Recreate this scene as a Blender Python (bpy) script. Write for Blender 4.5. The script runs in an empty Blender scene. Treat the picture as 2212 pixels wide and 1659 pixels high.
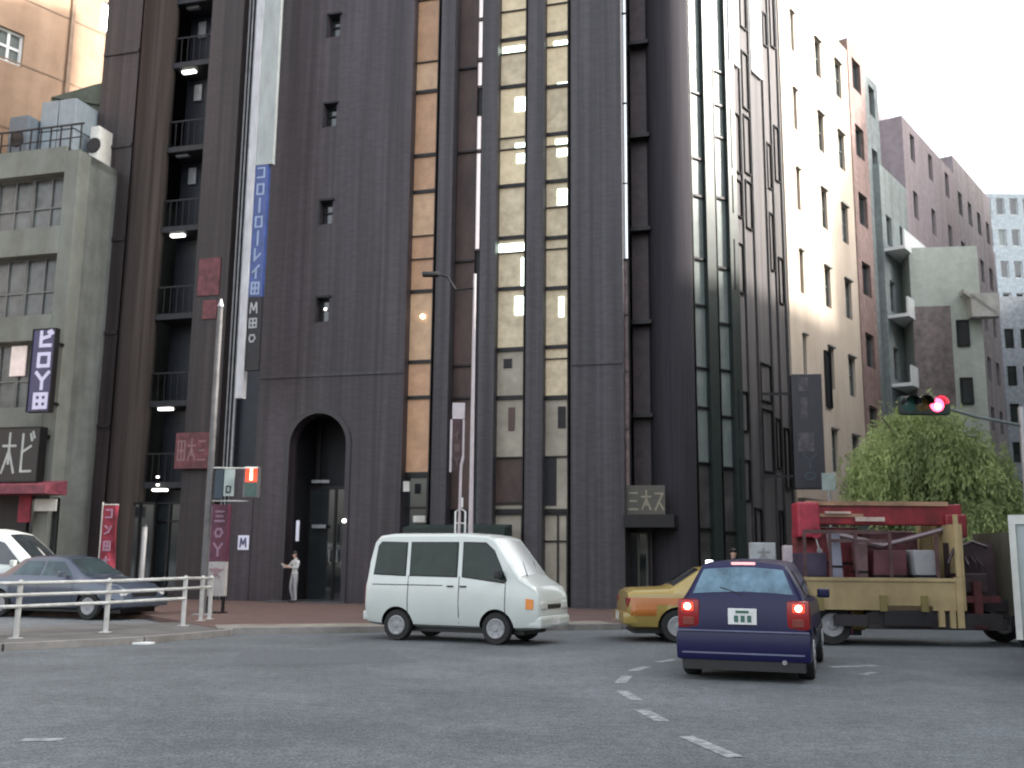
import bpy, bmesh, math, random
from mathutils import Vector, Matrix
R = math.radians
random.seed(7)

# ------------------------------------------------------------------ camera, world, sun
scn = bpy.context.scene
col = scn.collection
PITCH, ROLL, CAMH = 9.87, 0.58, 1.42
cam_d = bpy.data.cameras.new("camera"); cam = bpy.data.objects.new("camera", cam_d); col.objects.link(cam)
CM = Matrix.Translation((0, 0, CAMH)) @ Matrix.Rotation(R(90 + PITCH), 4, 'X') @ Matrix.Rotation(R(ROLL), 4, 'Z')
cam.matrix_world = CM
cam_d.sensor_width = 36; cam_d.lens = 36 * 2208 / 2212
cam_d.clip_start = 0.1; cam_d.clip_end = 2000
cam_d.dof.use_dof = True; cam_d.dof.focus_distance = 5.0; cam_d.dof.aperture_fstop = 3.5
scn.camera = cam

world = bpy.data.worlds.new("World"); scn.world = world; world.use_nodes = True
nt = world.node_tree
sky = nt.nodes.new('ShaderNodeTexSky'); sky.sky_type = 'NISHITA'; sky.sun_disc = False
SUN_EL, SUN_AZ = 33.0, 97.0          # azimuth from +Y towards +X
sky.sun_elevation = R(SUN_EL); sky.sun_rotation = R(SUN_AZ)
sky.dust_density = 5.0; sky.air_density = 1.3; sky.ozone_density = 1.0
hs = nt.nodes.new('ShaderNodeHueSaturation'); hs.inputs['Saturation'].default_value = 0.35
nt.links.new(sky.outputs[0], hs.inputs['Color'])
nt.links.new(hs.outputs[0], nt.nodes['Background'].inputs[0])
nt.nodes['Background'].inputs[1].default_value = 0.15
sd = bpy.data.lights.new("sun", 'SUN'); sun = bpy.data.objects.new("sun", sd); col.objects.link(sun)
sd.energy = 2.0; sd.angle = R(3.0); sd.color = (1.0, 0.93, 0.84)
sv = Vector((math.sin(R(SUN_AZ)) * math.cos(R(SUN_EL)), math.cos(R(SUN_AZ)) * math.cos(R(SUN_EL)), math.sin(R(SUN_EL))))
sun.rotation_euler = sv.to_track_quat('Z', 'Y').to_euler(); sun.location = (30, -10, 40)
scn.view_settings.view_transform = 'Standard'; scn.view_settings.look = 'None'
scn.view_settings.exposure = 2.25; scn.view_settings.gamma = 1.0
scn.view_settings.use_curve_mapping = False

# ------------------------------------------------------------------ pixel (2212 x 1659) -> world helpers
FP = 2208.0
def ray(px, py):
    d = Vector(((px - 1106) / FP, -(py - 829.5) / FP, -1.0))
    return (CM.to_3x3() @ d)
def G(px, py, z=0.0):
    d = ray(px, py); t = (z - CAMH) / d.z
    return Vector((d.x * t, d.y * t, z))
def P(px, py, Y):
    d = ray(px, py); t = Y / d.y
    return Vector((d.x * t, Y, CAMH + d.z * t))
class Frame:
    """a facade: origin on the ground, local x along it, local y inward"""
    def __init__(s, ox, oy, deg):
        s.o = Vector((ox, oy, 0)); s.a = R(deg)
        s.u = Vector((math.cos(s.a), math.sin(s.a), 0)); s.n = Vector((-math.sin(s.a), math.cos(s.a), 0))
    def hit(s, px, py, d=0.0):
        r = ray(px, py); c = Vector((0, 0, CAMH)); q = s.o + s.n * d
        t = (q - c).dot(s.n) / r.dot(s.n); w = c + r * t
        return (w - s.o).dot(s.u), w.z
    def s_(s, px, py, d=0.0): return s.hit(px, py, d)[0]
    def z_(s, px, py, d=0.0): return s.hit(px, py, d)[1]
    def w(s, a, d, z=0): return s.o + s.u * a + s.n * d + Vector((0, 0, z))

# ------------------------------------------------------------------ materials
MATS = {}
def mat(name, c, rough=0.7, metal=0.0, var=0.12, scale=3.0, bump=0.0, bscale=40.0, stretch=(1, 1, 1), coat=0.0,
        emit=None, es=0.0, c2=None, spec=0.5, dirt=0.0):
    if name in MATS: return MATS[name]
    m = bpy.data.materials.new(name); m.use_nodes = True
    t = m.node_tree; b = t.nodes['Principled BSDF']
    b.inputs['Roughness'].default_value = rough; b.inputs['Metallic'].default_value = metal
    b.inputs['Specular IOR Level'].default_value = spec
    b.inputs['Coat Weight'].default_value = coat; b.inputs['Coat Roughness'].default_value = 0.08
    tc = t.nodes.new('ShaderNodeTexCoord'); mp = t.nodes.new('ShaderNodeMapping')
    mp.inputs['Scale'].default_value = stretch
    t.links.new(tc.outputs['Object'], mp.inputs['Vector'])
    n = t.nodes.new('ShaderNodeTexNoise'); n.inputs['Scale'].default_value = scale
    n.inputs['Detail'].default_value = 6; n.inputs['Roughness'].default_value = 0.65
    t.links.new(mp.outputs[0], n.inputs['Vector'])
    r = t.nodes.new('ShaderNodeValToRGB')
    a = [max(0, x * (1 - var * 1.6)) for x in c]; d = [min(1, x * (1 + var * 1.6)) for x in (c2 or c)]
    r.color_ramp.elements[0].position = 0.3; r.color_ramp.elements[1].position = 0.7
    r.color_ramp.elements[0].color = (*a, 1); r.color_ramp.elements[1].color = (*d, 1)
    t.links.new(n.outputs['Fac'], r.inputs[0])
    out = r.outputs[0]
    if dirt > 0:
        n2 = t.nodes.new('ShaderNodeTexNoise'); n2.inputs['Scale'].default_value = 0.7; n2.inputs['Detail'].default_value = 8
        mp2 = t.nodes.new('ShaderNodeMapping'); mp2.inputs['Scale'].default_value = (1.6, 1.6, 0.25)
        t.links.new(tc.outputs['Object'], mp2.inputs['Vector']); t.links.new(mp2.outputs[0], n2.inputs['Vector'])
        r2 = t.nodes.new('ShaderNodeValToRGB'); r2.color_ramp.elements[0].position = 0.35; r2.color_ramp.elements[1].position = 0.62
        v = 1 - dirt; r2.color_ramp.elements[0].color = (v, v * .97, v * .94, 1); r2.color_ramp.elements[1].color = (1, 1, 1, 1)
        t.links.new(n2.outputs['Fac'], r2.inputs[0])
        mx = t.nodes.new('ShaderNodeMix'); mx.data_type = 'RGBA'; mx.blend_type = 'MULTIPLY'; mx.inputs[0].default_value = 1
        t.links.new(out, mx.inputs[6]); t.links.new(r2.outputs[0], mx.inputs[7]); out = mx.outputs[2]
    t.links.new(out, b.inputs['Base Color'])
    if bump > 0:
        n3 = t.nodes.new('ShaderNodeTexNoise'); n3.inputs['Scale'].default_value = bscale; n3.inputs['Detail'].default_value = 4
        t.links.new(mp.outputs[0], n3.inputs['Vector'])
        bp = t.nodes.new('ShaderNodeBump'); bp.inputs['Strength'].default_value = bump; bp.inputs['Distance'].default_value = 0.02
        t.links.new(n3.outputs['Fac'], bp.inputs['Height']); t.links.new(bp.outputs[0], b.inputs['Normal'])
    if emit:
        b.inputs['Emission Color'].default_value = (*emit, 1); b.inputs['Emission Strength'].default_value = es
    MATS[name] = m; return m

def tile_mat(name, c, mortar, bw, bh, var=0.25, rough=0.55, dirt=0.25, axis='xz', streak=0.3):
    """small wall tiles with mortar joints and faint vertical streaks"""
    m = mat(name, c, rough=rough, var=0.1, scale=2.0, dirt=dirt)
    t = m.node_tree; b = t.nodes['Principled BSDF']
    tc = t.nodes.new('ShaderNodeTexCoord'); sp = t.nodes.new('ShaderNodeSeparateXYZ'); cb = t.nodes.new('ShaderNodeCombineXYZ')
    t.links.new(tc.outputs['Object'], sp.inputs[0])
    if axis == 'xz':
        ad = t.nodes.new('ShaderNodeMath'); ad.operation = 'ADD'
        t.links.new(sp.outputs[0], ad.inputs[0]); t.links.new(sp.outputs[1], ad.inputs[1])
        t.links.new(ad.outputs[0], cb.inputs[0]); t.links.new(sp.outputs[2], cb.inputs[1])
    else:
        t.links.new(sp.outputs[0], cb.inputs[0]); t.links.new(sp.outputs[1], cb.inputs[1])
    br = t.nodes.new('ShaderNodeTexBrick'); br.inputs['Scale'].default_value = 1
    br.inputs['Brick Width'].default_value = bw; br.inputs['Row Height'].default_value = bh
    br.inputs['Mortar Size'].default_value = bh * 0.07; br.inputs['Mortar Smooth'].default_value = 0.3
    br.inputs['Color1'].default_value = (*[x * (1 - var) for x in c], 1); br.inputs['Color2'].default_value = (*[x * (1 + var) for x in c], 1)
    br.inputs['Mortar'].default_value = (*mortar, 1)
    t.links.new(cb.outputs[0], br.inputs['Vector'])
    old = b.inputs['Base Color'].links[0].from_socket
    mx = t.nodes.new('ShaderNodeMix'); mx.data_type = 'RGBA'; mx.inputs[0].default_value = 0.55
    t.links.new(old, mx.inputs[6]); t.links.new(br.outputs[0], mx.inputs[7])
    n = t.nodes.new('ShaderNodeTexNoise'); n.inputs['Scale'].default_value = 1; n.inputs['Detail'].default_value = 3
    mp = t.nodes.new('ShaderNodeMapping'); mp.inputs['Scale'].default_value = (5, 5, 0.08)
    t.links.new(tc.outputs['Object'], mp.inputs['Vector']); t.links.new(mp.outputs[0], n.inputs['Vector'])
    r = t.nodes.new('ShaderNodeMapRange'); r.inputs[1].default_value = 0.35; r.inputs[2].default_value = 0.65
    r.inputs[3].default_value = 1 - streak; r.inputs[4].default_value = 1 + streak
    t.links.new(n.outputs['Fac'], r.inputs[0])
    m2 = t.nodes.new('ShaderNodeMix'); m2.data_type = 'RGBA'; m2.blend_type = 'MULTIPLY'; m2.inputs[0].default_value = 1
    t.links.new(mx.outputs[2], m2.inputs[6]); t.links.new(r.outputs[0], m2.inputs[7])
    t.links.new(m2.outputs[2], b.inputs['Base Color'])
    bp = t.nodes.new('ShaderNodeBump'); bp.inputs['Strength'].default_value = 0.4; bp.inputs['Distance'].default_value = 0.01; bp.invert = True
    t.links.new(br.outputs['Fac'], bp.inputs['Height']); t.links.new(bp.outputs[0], b.inputs['Normal'])
    return m

M_tile = tile_mat('tower_tile', (0.034, 0.0265, 0.033), (0.017, 0.015, 0.017), 0.24, 0.07, dirt=0.45, streak=0.42)
M_tile2 = tile_mat('pillar_tile', (0.038, 0.0345, 0.041), (0.022, 0.02, 0.023), 0.24, 0.07, dirt=0.4, streak=0.38)
M_brown = tile_mat('brown_tile', (0.024, 0.0165, 0.0175), (0.012, 0.009, 0.01), 0.24, 0.07, dirt=0.5, streak=.5)
M_browncol = mat('bronze_column', (0.044, 0.036, 0.033), rough=0.9, spec=.1, var=0.3, scale=1, stretch=(6, 6, .1))
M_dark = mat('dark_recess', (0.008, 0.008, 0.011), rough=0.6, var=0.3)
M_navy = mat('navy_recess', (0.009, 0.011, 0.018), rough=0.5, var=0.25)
M_frame = mat('dark_metal_frame', (0.018, 0.017, 0.018), rough=0.4, metal=0.6)
M_glass = mat('dark_glass', (0.018, 0.022, 0.024), rough=0.06, var=0.2, spec=0.8, coat=0.3)
M_grnglass = mat('greygreen_glass', (0.17, 0.195, 0.188), rough=0.25, metal=0.15, var=0.12, scale=1.2)
M_mirror = mat('sky_mirror_glass', (0.85, 0.87, 0.88), rough=0.05, metal=1.0, var=0.02)
M_ribglass = mat('bronze_glass', (0.09, 0.085, 0.085), rough=0.2, metal=0.4, var=0.35, scale=0.8)
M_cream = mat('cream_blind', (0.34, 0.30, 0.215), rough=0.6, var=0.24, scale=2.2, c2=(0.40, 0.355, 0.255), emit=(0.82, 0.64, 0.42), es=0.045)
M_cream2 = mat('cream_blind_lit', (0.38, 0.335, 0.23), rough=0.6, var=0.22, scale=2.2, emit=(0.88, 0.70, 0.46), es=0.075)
M_cream3 = mat('cream_blind_shaded', (0.33, 0.295, 0.235), rough=0.6, var=0.16, scale=1.5)  # lower panes: shade put into a blind without glow
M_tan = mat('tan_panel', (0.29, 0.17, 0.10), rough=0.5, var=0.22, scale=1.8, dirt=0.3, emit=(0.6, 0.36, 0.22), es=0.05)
M_lamp = mat('fluorescent_light', (0.9, 0.95, 0.9), emit=(0.78, 1.0, 0.82), es=1.1)
M_lampw = mat('white_lamp', (0.9, 0.9, 0.9), emit=(1, 0.97, 0.9), es=1.3)
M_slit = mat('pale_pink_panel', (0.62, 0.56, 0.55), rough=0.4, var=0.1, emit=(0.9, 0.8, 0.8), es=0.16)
M_redbr = mat('reddish_brown', (0.07, 0.04, 0.034), rough=0.6, var=0.35, scale=1.2, stretch=(1, 1, .4))
M_conc = mat('grey_green_concrete', (0.15, 0.163, 0.147), rough=0.85, var=0.1, scale=1.2, dirt=0.25, bump=0.2)
M_orange = mat('orange_tile_wall', (0.36, 0.235, 0.155), rough=0.8, var=0.1, scale=1, dirt=0.2)
M_green = mat('mossy_concrete', (0.15, 0.17, 0.135), rough=0.9, var=0.15, dirt=0.3)
M_tank = mat('pale_blue_tank', (0.19, 0.225, 0.25), rough=0.5, var=0.08)
M_creamw = mat('cream_plaster', (0.50, 0.425, 0.35), rough=0.85, var=0.05, scale=1, dirt=0.12)
M_ggrey = mat('blue_grey_render', (0.26, 0.295, 0.29), rough=0.85, var=0.12, dirt=0.3)
M_pale = mat('pale_green_render', (0.40, 0.44, 0.395), rough=0.85, var=0.08, dirt=0.2)
M_mauve = mat('mauve_brick', (0.33, 0.27, 0.285), rough=0.85, var=0.1, dirt=0.2)  # street haze mixed into this and the two renders above as paler colour
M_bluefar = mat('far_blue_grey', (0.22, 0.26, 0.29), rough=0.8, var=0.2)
M_white = mat('white_paint', (0.72, 0.73, 0.72), rough=0.5, var=0.05)
M_offw = mat('off_white_metal', (0.50, 0.50, 0.47), rough=0.5, var=0.1, dirt=0.3)
M_steel = mat('galvanised_steel', (0.30, 0.30, 0.31), rough=0.45, metal=0.5, var=0.15)
M_black = mat('black_plastic', (0.012, 0.012, 0.013), rough=0.5)
M_rubber = mat('tyre_rubber', (0.015, 0.015, 0.015), rough=0.85)
M_red = mat('red_fabric', (0.19, 0.014, 0.03), rough=0.7, var=0.3)
M_magenta = mat('magenta_board', (0.10, 0.022, 0.045), rough=0.5, var=0.3)
M_navysign = mat('navy_sign', (0.035, 0.03, 0.09), rough=0.4)
M_blue = mat('blue_sign', (0.03, 0.055, 0.19), rough=0.35, var=0.2)
M_litsign = mat('sign_white', (0.62, 0.62, 0.72), rough=0.5, var=0.05)
M_brick = tile_mat('red_brick_paving', (0.095, 0.056, 0.047), (0.06, 0.048, 0.042), 0.22, 0.11, axis='xy', streak=0.0, rough=0.85, var=0.3)

# ------------------------------------------------------------------ mesh builder
class MB:
    def __init__(s): s.bm = bmesh.new()
    def poly(s, pts):
        vs = [s.bm.verts.new(p) for p in pts]; return s.bm.faces.new(vs)
    def box(s, x0, x1, y0, y1, z0, z1, bev=0.0, mi=0):
        v = [s.bm.verts.new((x, y, z)) for x in (x0, x1) for y in (y0, y1) for z in (z0, z1)]
        fs = [s.bm.faces.new([v[i] for i in f]) for f in ((0, 1, 3, 2), (4, 6, 7, 5), (0, 4, 5, 1), (2, 3, 7, 6), (0, 2, 6, 4), (1, 5, 7, 3))]
        for f in fs: f.material_index = mi
        if bev > 0:
            es = set(e for f in fs for e in f.edges)
            bmesh.ops.bevel(s.bm, geom=list(es), offset=bev, segments=2, affect='EDGES', profile=0.6)
        return s
    def prism(s, pts, vec):
        """closed polygon extruded by vec"""
        a = [s.bm.verts.new(p) for p in pts]; b = [s.bm.verts.new(Vector(p) + Vector(vec)) for p in pts]
        s.bm.faces.new(a); s.bm.faces.new(b[::-1]); n = len(pts)
        for i in range(n): s.bm.faces.new((a[i], b[i], b[(i + 1) % n], a[(i + 1) % n]))
        return s
    def tube(s, pts, r, n=10, cap=True):
        rs = r if isinstance(r, (list, tuple)) else [r] * len(pts)
        rings = []; pts = [Vector(p) for p in pts]
        for i, p in enumerate(pts):
            d = (pts[min(i + 1, len(pts) - 1)] - pts[max(i - 1, 0)]).normalized()
            up = Vector((0, 0, 1)) if abs(d.z) < 0.95 else Vector((0, 1, 0))
            a = d.cross(up).normalized(); b = d.cross(a)
            rings.append([s.bm.verts.new(p + (a * math.cos(k * 2 * math.pi / n) + b * math.sin(k * 2 * math.pi / n)) * rs[i]) for k in range(n)])
        for i in range(len(rings) - 1):
            for k in range(n): s.bm.faces.new((rings[i][k], rings[i][(k + 1) % n], rings[i + 1][(k + 1) % n], rings[i + 1][k]))
        if cap: s.bm.faces.new(rings[0][::-1]); s.bm.faces.new(rings[-1])
        return s
    def lathe_y(s, prof, c, n=28, yflip=1):
        """profile [(radius, y)] turned round a y-parallel axis through c=(x,y,z)"""
        rings = []
        for r, y in prof:
            rings.append([s.bm.verts.new((c[0] + r * math.cos(2 * math.pi * k / n), c[1] + y * yflip, c[2] + r * math.sin(2 * math.pi * k / n))) for k in range(n)])
        for i in range(len(rings) - 1):
            for k in range(n): s.bm.faces.new((rings[i][k], rings[i][(k + 1) % n], rings[i + 1][(k + 1) % n], rings[i + 1][k]))
        s.bm.faces.new(rings[0]); s.bm.faces.new(rings[-1][::-1])
        return s
    def build(s, name, m, parent=None, smooth=False, loc=None, rz=None):
        bmesh.ops.recalc_face_normals(s.bm, faces=s.bm.faces)
        me = bpy.data.meshes.new(name); s.bm.to_mesh(me); s.bm.free()
        for x in (m if isinstance(m, (list, tuple)) else [m]): me.materials.append(x)
        if smooth:
            me.polygons.foreach_set('use_smooth', [True] * len(me.polygons))
            me.set_sharp_from_angle(angle=R(38))
        o = bpy.data.objects.new(name, me); col.objects.link(o)
        if parent: o.parent = parent
        if loc is not None: o.location = loc
        if rz is not None: o.rotation_euler.z = rz
        return o
def box(name, m, parent, x0, x1, y0, y1, z0, z1, bev=0.0):
    return MB().box(x0, x1, y0, y1, z0, z1, bev).build(name, m, parent)
def tag(o, label, cat, group=None):
    o['label'] = label; o['category'] = cat
    if group: o['group'] = group
    return o
def struct(o): o['kind'] = 'structure'; return o
def thing(name, label, cat, loc=(0, 0, 0), rz=0.0, group=None):
    o = bpy.data.objects.new(name, None); col.objects.link(o); o.location = loc; o.rotation_euler.z = rz
    return tag(o, label, cat, group)
def fthing(name, label, cat, f, group=None): return thing(name, label, cat, f.o, f.a, group)
def wall(name, m, parent, x0, x1, z0, z1, y0, y1, holes=()):
    """wall slab with rectangular openings [(x0,x1,z0,z1)]"""
    xs = sorted({x0, x1, *[min(max(h[i], x0), x1) for h in holes for i in (0, 1)]})
    zs = sorted({z0, z1, *[min(max(h[i], z0), z1) for h in holes for i in (2, 3)]})
    b = MB()
    nx, nz = len(xs) - 1, len(zs) - 1
    solid = [[not any(h[0] - 1e-6 <= (xs[i] + xs[i + 1]) / 2 <= h[1] and h[2] <= (zs[j] + zs[j + 1]) / 2 <= h[3] for h in holes) for j in range(nz)] for i in range(nx)]
    S = lambda i, j: 0 <= i < nx and 0 <= j < nz and solid[i][j]
    for i in range(nx):
        for j in range(nz):
            if not solid[i][j]: continue
            a, c, e, f = xs[i], xs[i + 1], zs[j], zs[j + 1]
            b.poly([(a, y0, e), (c, y0, e), (c, y0, f), (a, y0, f)]); b.poly([(a, y1, e), (a, y1, f), (c, y1, f), (c, y1, e)])
            if not S(i - 1, j): b.poly([(a, y0, e), (a, y0, f), (a, y1, f), (a, y1, e)])
            if not S(i + 1, j): b.poly([(c, y0, e), (c, y1, e), (c, y1, f), (c, y0, f)])
            if not S(i, j - 1): b.poly([(a, y0, e), (a, y1, e), (c, y1, e), (c, y0, e)])
            if not S(i, j + 1): b.poly([(a, y0, f), (c, y0, f), (c, y1, f), (a, y1, f)])
    bmesh.ops.remove_doubles(b.bm, verts=b.bm.verts, dist=1e-5)
    return b.build(name, m, parent)
def window(parent, x0, x1, z0, z1, y, m=None, fr=None, t=0.05, mull=(), trans=(), sill=False, name='window'):
    """frame as the part, its pane as the sub-part"""
    b = MB(); d0, d1 = y - 0.05, y + 0.02
    b.box(x0, x0 + t, d0, d1, z0, z1); b.box(x1 - t, x1, d0, d1, z0, z1)
    b.box(x0 + t, x1 - t, d0, d1, z0, z0 + t); b.box(x0 + t, x1 - t, d0, d1, z1 - t, z1)
    for f in mull: xx = x0 + (x1 - x0) * f; b.box(xx - t / 2, xx + t / 2, d0 + .01, d1, z0 + t, z1 - t)
    for f in trans: zz = z0 + (z1 - z0) * f; b.box(x0 + t, x1 - t, d0 + .015, d1, zz - t / 2, zz + t / 2)
    if sill: b.box(x0 - .05, x1 + .05, y - .16, y - .052, z0 - .06, z0 - .002)
    w = b.build(name, fr or M_frame, parent)
    MB().box(x0 + .004, x1 - .004, y + .022, y + .04, z0 + .004, z1 - .004).build('pane', m or M_glass, w)
    return w

# ------------------------------------------------------------------ glyph strokes for the signs
GLY = {
 'ko': [[(.12,.85),(.85,.85),(.85,.15)],[(.1,.15),(.85,.15)]],
 'n': [[(.12,.82),(.38,.66)],[(.12,.12),(.55,.28),(.88,.78)]],
 'ro': [[(.15,.85),(.85,.85),(.85,.12),(.15,.12),(.15,.85)]],
 'bar': [[(.5,1.0),(.5,.0)]],
 're': [[(.25,.92),(.25,.1),(.88,.55)]],
 'i': [[(.82,.92),(.12,.45)],[(.5,.66),(.5,.03)]],
 'ta': [[(.1,.9),(.9,.9),(.9,.1),(.1,.1),(.1,.9)],[(.5,.9),(.5,.1)],[(.1,.5),(.9,.5)]],
 'ku': [[(.42,.97),(.1,.5)],[(.33,.8),(.86,.8),(.62,.3),(.2,.03)]],
 'y': [[(.1,.95),(.5,.5)],[(.9,.95),(.5,.5),(.5,.0)]],
 'bi': [[(.2,.95),(.2,.12),(.85,.12)],[(.2,.55),(.75,.68)],[(.7,.95),(.8,.82)],[(.85,1.0),(.95,.88)]],
 'san': [[(.15,.88),(.85,.88)],[(.22,.5),(.78,.5)],[(.08,.1),(.92,.1)]],
 'su': [[(.15,.85),(.82,.85),(.12,.08)],[(.5,.42),(.9,.08)]],
 'o': [[(.3,.8),(.15,.5),(.3,.2),(.6,.2),(.85,.5),(.7,.8),(.3,.8)]],
 'm': [[(.1,.05),(.2,.95),(.5,.3),(.8,.95),(.9,.05)]],
 'k': [[(.1,.7),(.9,.7)],[(.5,.98),(.5,.3)],[(.5,.6),(.1,.1)],[(.5,.6),(.9,.1)]],
}
def strokes(b, key, x0, z0, w, h, y, th, dy=0.012):
    for pl in GLY[key]:
        for (a, c) in zip(pl, pl[1:]):
            p = Vector((x0 + a[0] * w, 0, z0 + a[1] * h)); q = Vector((x0 + c[0] * w, 0, z0 + c[1] * h))
            d = (q - p).normalized(); n = Vector((-d.z, 0, d.x)) * th / 2; p = p - d * th / 2; q = q + d * th / 2
            b.prism([(p.x - n.x, y, p.z - n.z), (q.x - n.x, y, q.z - n.z), (q.x + n.x, y, q.z + n.z), (p.x + n.x, y, p.z + n.z)], (0, -dy - random.random() * .002, 0))

# ================================================================== GROUND
def asphalt():
    m = mat('asphalt', (0.088, 0.098, 0.104), rough=0.9, var=0.16, scale=0.5, bump=0.35, bscale=60)
    t = m.node_tree; b = t.nodes['Principled BSDF']; old = b.inputs['Base Color'].links[0].from_socket
    tc = t.nodes.new('ShaderNodeTexCoord')
    def nz(sc, det, lo, hi, a, c, st=(1, 1, 1)):
        mp = t.nodes.new('ShaderNodeMapping'); mp.inputs['Scale'].default_value = st; t.links.new(tc.outputs['Object'], mp.inputs[0])
        n = t.nodes.new('ShaderNodeTexNoise'); n.inputs['Scale'].default_value = sc; n.inputs['Detail'].default_value = det
        t.links.new(mp.outputs[0], n.inputs['Vector'])
        r = t.nodes.new('ShaderNodeMapRange'); r.inputs[1].default_value = lo; r.inputs[2].default_value = hi; r.inputs[3].default_value = a; r.inputs[4].default_value = c
        t.links.new(n.outputs['Fac'], r.inputs[0]); return r.outputs[0]
    for s in (nz(0.12, 2, .38, .62, .88, 1.14), nz(2.2, 6, .35, .65, .93, 1.07), nz(38, 4, .38, .62, .66, 1.34), nz(9, 5, .38, .62, .86, 1.14), nz(0.9, 5, .45, .7, 1.0, .93, (1, .3, 1))):
        mx = t.nodes.new('ShaderNodeMix'); mx.data_type = 'RGBA'; mx.blend_type = 'MULTIPLY'; mx.inputs[0].default_value = 1
        t.links.new(old, mx.inputs[6]); t.links.new(s, mx.inputs[7]); old = mx.outputs[2]
    t.links.new(old, b.inputs['Base Color'])
    return m
M_asph = asphalt()
g = MB(); g.poly([(-400, -200, 0), (400, -200, 0), (400, 800, 0), (-400, 800, 0)]); struct(g.build('road', M_asph))

pA = G(1350, 1325)
fa = Frame(pA.x, pA.y, -16)
# pavement in front of the tower: outline traced on the ground, real kerb step
def slab(name, pts, z, m, kind=True):
    b = MB(); b.prism([(p[0], p[1], -0.05) for p in pts], (0, 0, z + 0.05)); o = b.build(name, m)
    return struct(o)
k0, k1, k2 = G(470, 1356, .12), G(860, 1352, .12), G(1335, 1347, .12)
wl = fa.w(-20, 3); wr = fa.w(3, 3)
k3 = G(1460, 1300, .12)
M_kerb = mat('kerb_stone', (0.21, 0.20, 0.19), rough=0.85, var=0.15, dirt=0.3)
pav = [tuple(k0)[:2], tuple(k1)[:2], tuple(k2)[:2], (k2.x + 1.6, k2.y + 2.5), (k2.x + 16, k2.y + 22), (k2.x + 14, k2.y + 24), (wr.x, wr.y), (wl.x, wl.y), (-30, 45), (-30, 31), (k0.x - 3, k0.y + 4.6)]
slab('pavement', pav, 0.11, M_brick)
def kerb(name, line, w=0.18, z=0.125):
    b = MB()
    for a, c in zip(line, line[1:]):
        a = Vector(a); c = Vector(c); d = (c - a).normalized(); n = Vector((d.y, -d.x)) * w
        b.prism([(a.x, a.y, 0.001), (c.x, c.y, 0.001), (c.x + n.x, c.y + n.y, 0.001), (a.x + n.x, a.y + n.y, 0.001)], (0, 0, z))
    return struct(b.build(name, M_kerb))
kerb('kerb', [Vector(p) for p in pav[0:5]])
# paler strip of paving just inside the kerb
b = MB(); q = [Vector(p) for p in pav[0:3]]
for a, c in zip(q, q[1:]):
    n = Vector((-(c - a).y, (c - a).x)).normalized()
    b.poly([(a.x, a.y, .114), (c.x, c.y, .114), (c.x + n.x * 1.1, c.y + n.y * 1.1, .114), (a.x + n.x * 1.1, a.y + n.y * 1.1, .114)])
struct(b.build('pavement_border', mat('pale_paving', (0.2, 0.185, 0.155), rough=0.85, var=0.15, dirt=0.3)))

# island on the left carrying the white railing
M_isl = mat('grey_paving', (0.105, 0.103, 0.10), rough=0.9, var=0.15, scale=1.5, dirt=0.35, bump=.3)
isl = [G(-500, 1424), G(0, 1406), G(300, 1390), G(480, 1374), G(505, 1362), G(470, 1352), G(250, 1358), G(0, 1368), G(-500, 1386)]
slab('traffic_island', [tuple(p)[:2] for p in isl], 0.10, M_isl)
kerb('island_kerb', [Vector(tuple(p)[:2]) for p in isl[0:5]], w=0.15, z=0.115)

b = MB(); b.poly([G(x, y, .0025) for x, y in ((520, 1405), (840, 1402), (905, 1432), (500, 1436))]); struct(b.build('road_patch', mat('darker_asphalt_patch', (.075, .083, .09), rough=.9, var=.2, scale=14, bump=.4, bscale=60)))
# road markings, one painted set
b = MB()
def dash(px0, py0, px1, py1, w):
    a = G(px0, py0, .004); c = G(px1, py1, .004); d = (c - a).normalized(); n = Vector((-d.y, d.x, 0)) * w / 2
    b.poly([a - n, c - n, c + n, a + n])
for d in [(1420, 1430, 1462, 1424), (1366, 1449, 1396, 1440), (1340, 1475, 1354, 1460), (1344, 1492, 1374, 1512), (1384, 1532, 1430, 1557), (1482, 1590, 1590, 1636)]: dash(*d, .14)
dash(1790, 1441, 1895, 1437, .22); dash(46, 1598, 136, 1597, .14); dash(1862, 1457, 1890, 1452, .12)
struct(b.build('road_marking', mat('worn_road_paint', (0.20, 0.215, 0.22), rough=0.9, var=0.45, scale=9)))
p = G(300, 1391, .004)
b = MB(); b.prism([(-.22, -.09, 0), (.2, -.12, 0), (.24, .08, 0), (-.05, .12, .0)], (0, 0, .03))
tag(b.build('litter', M_white, loc=(p.x, p.y, 0.004)), 'scrap of white paper litter lying at the edge of the road', 'litter')

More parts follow.
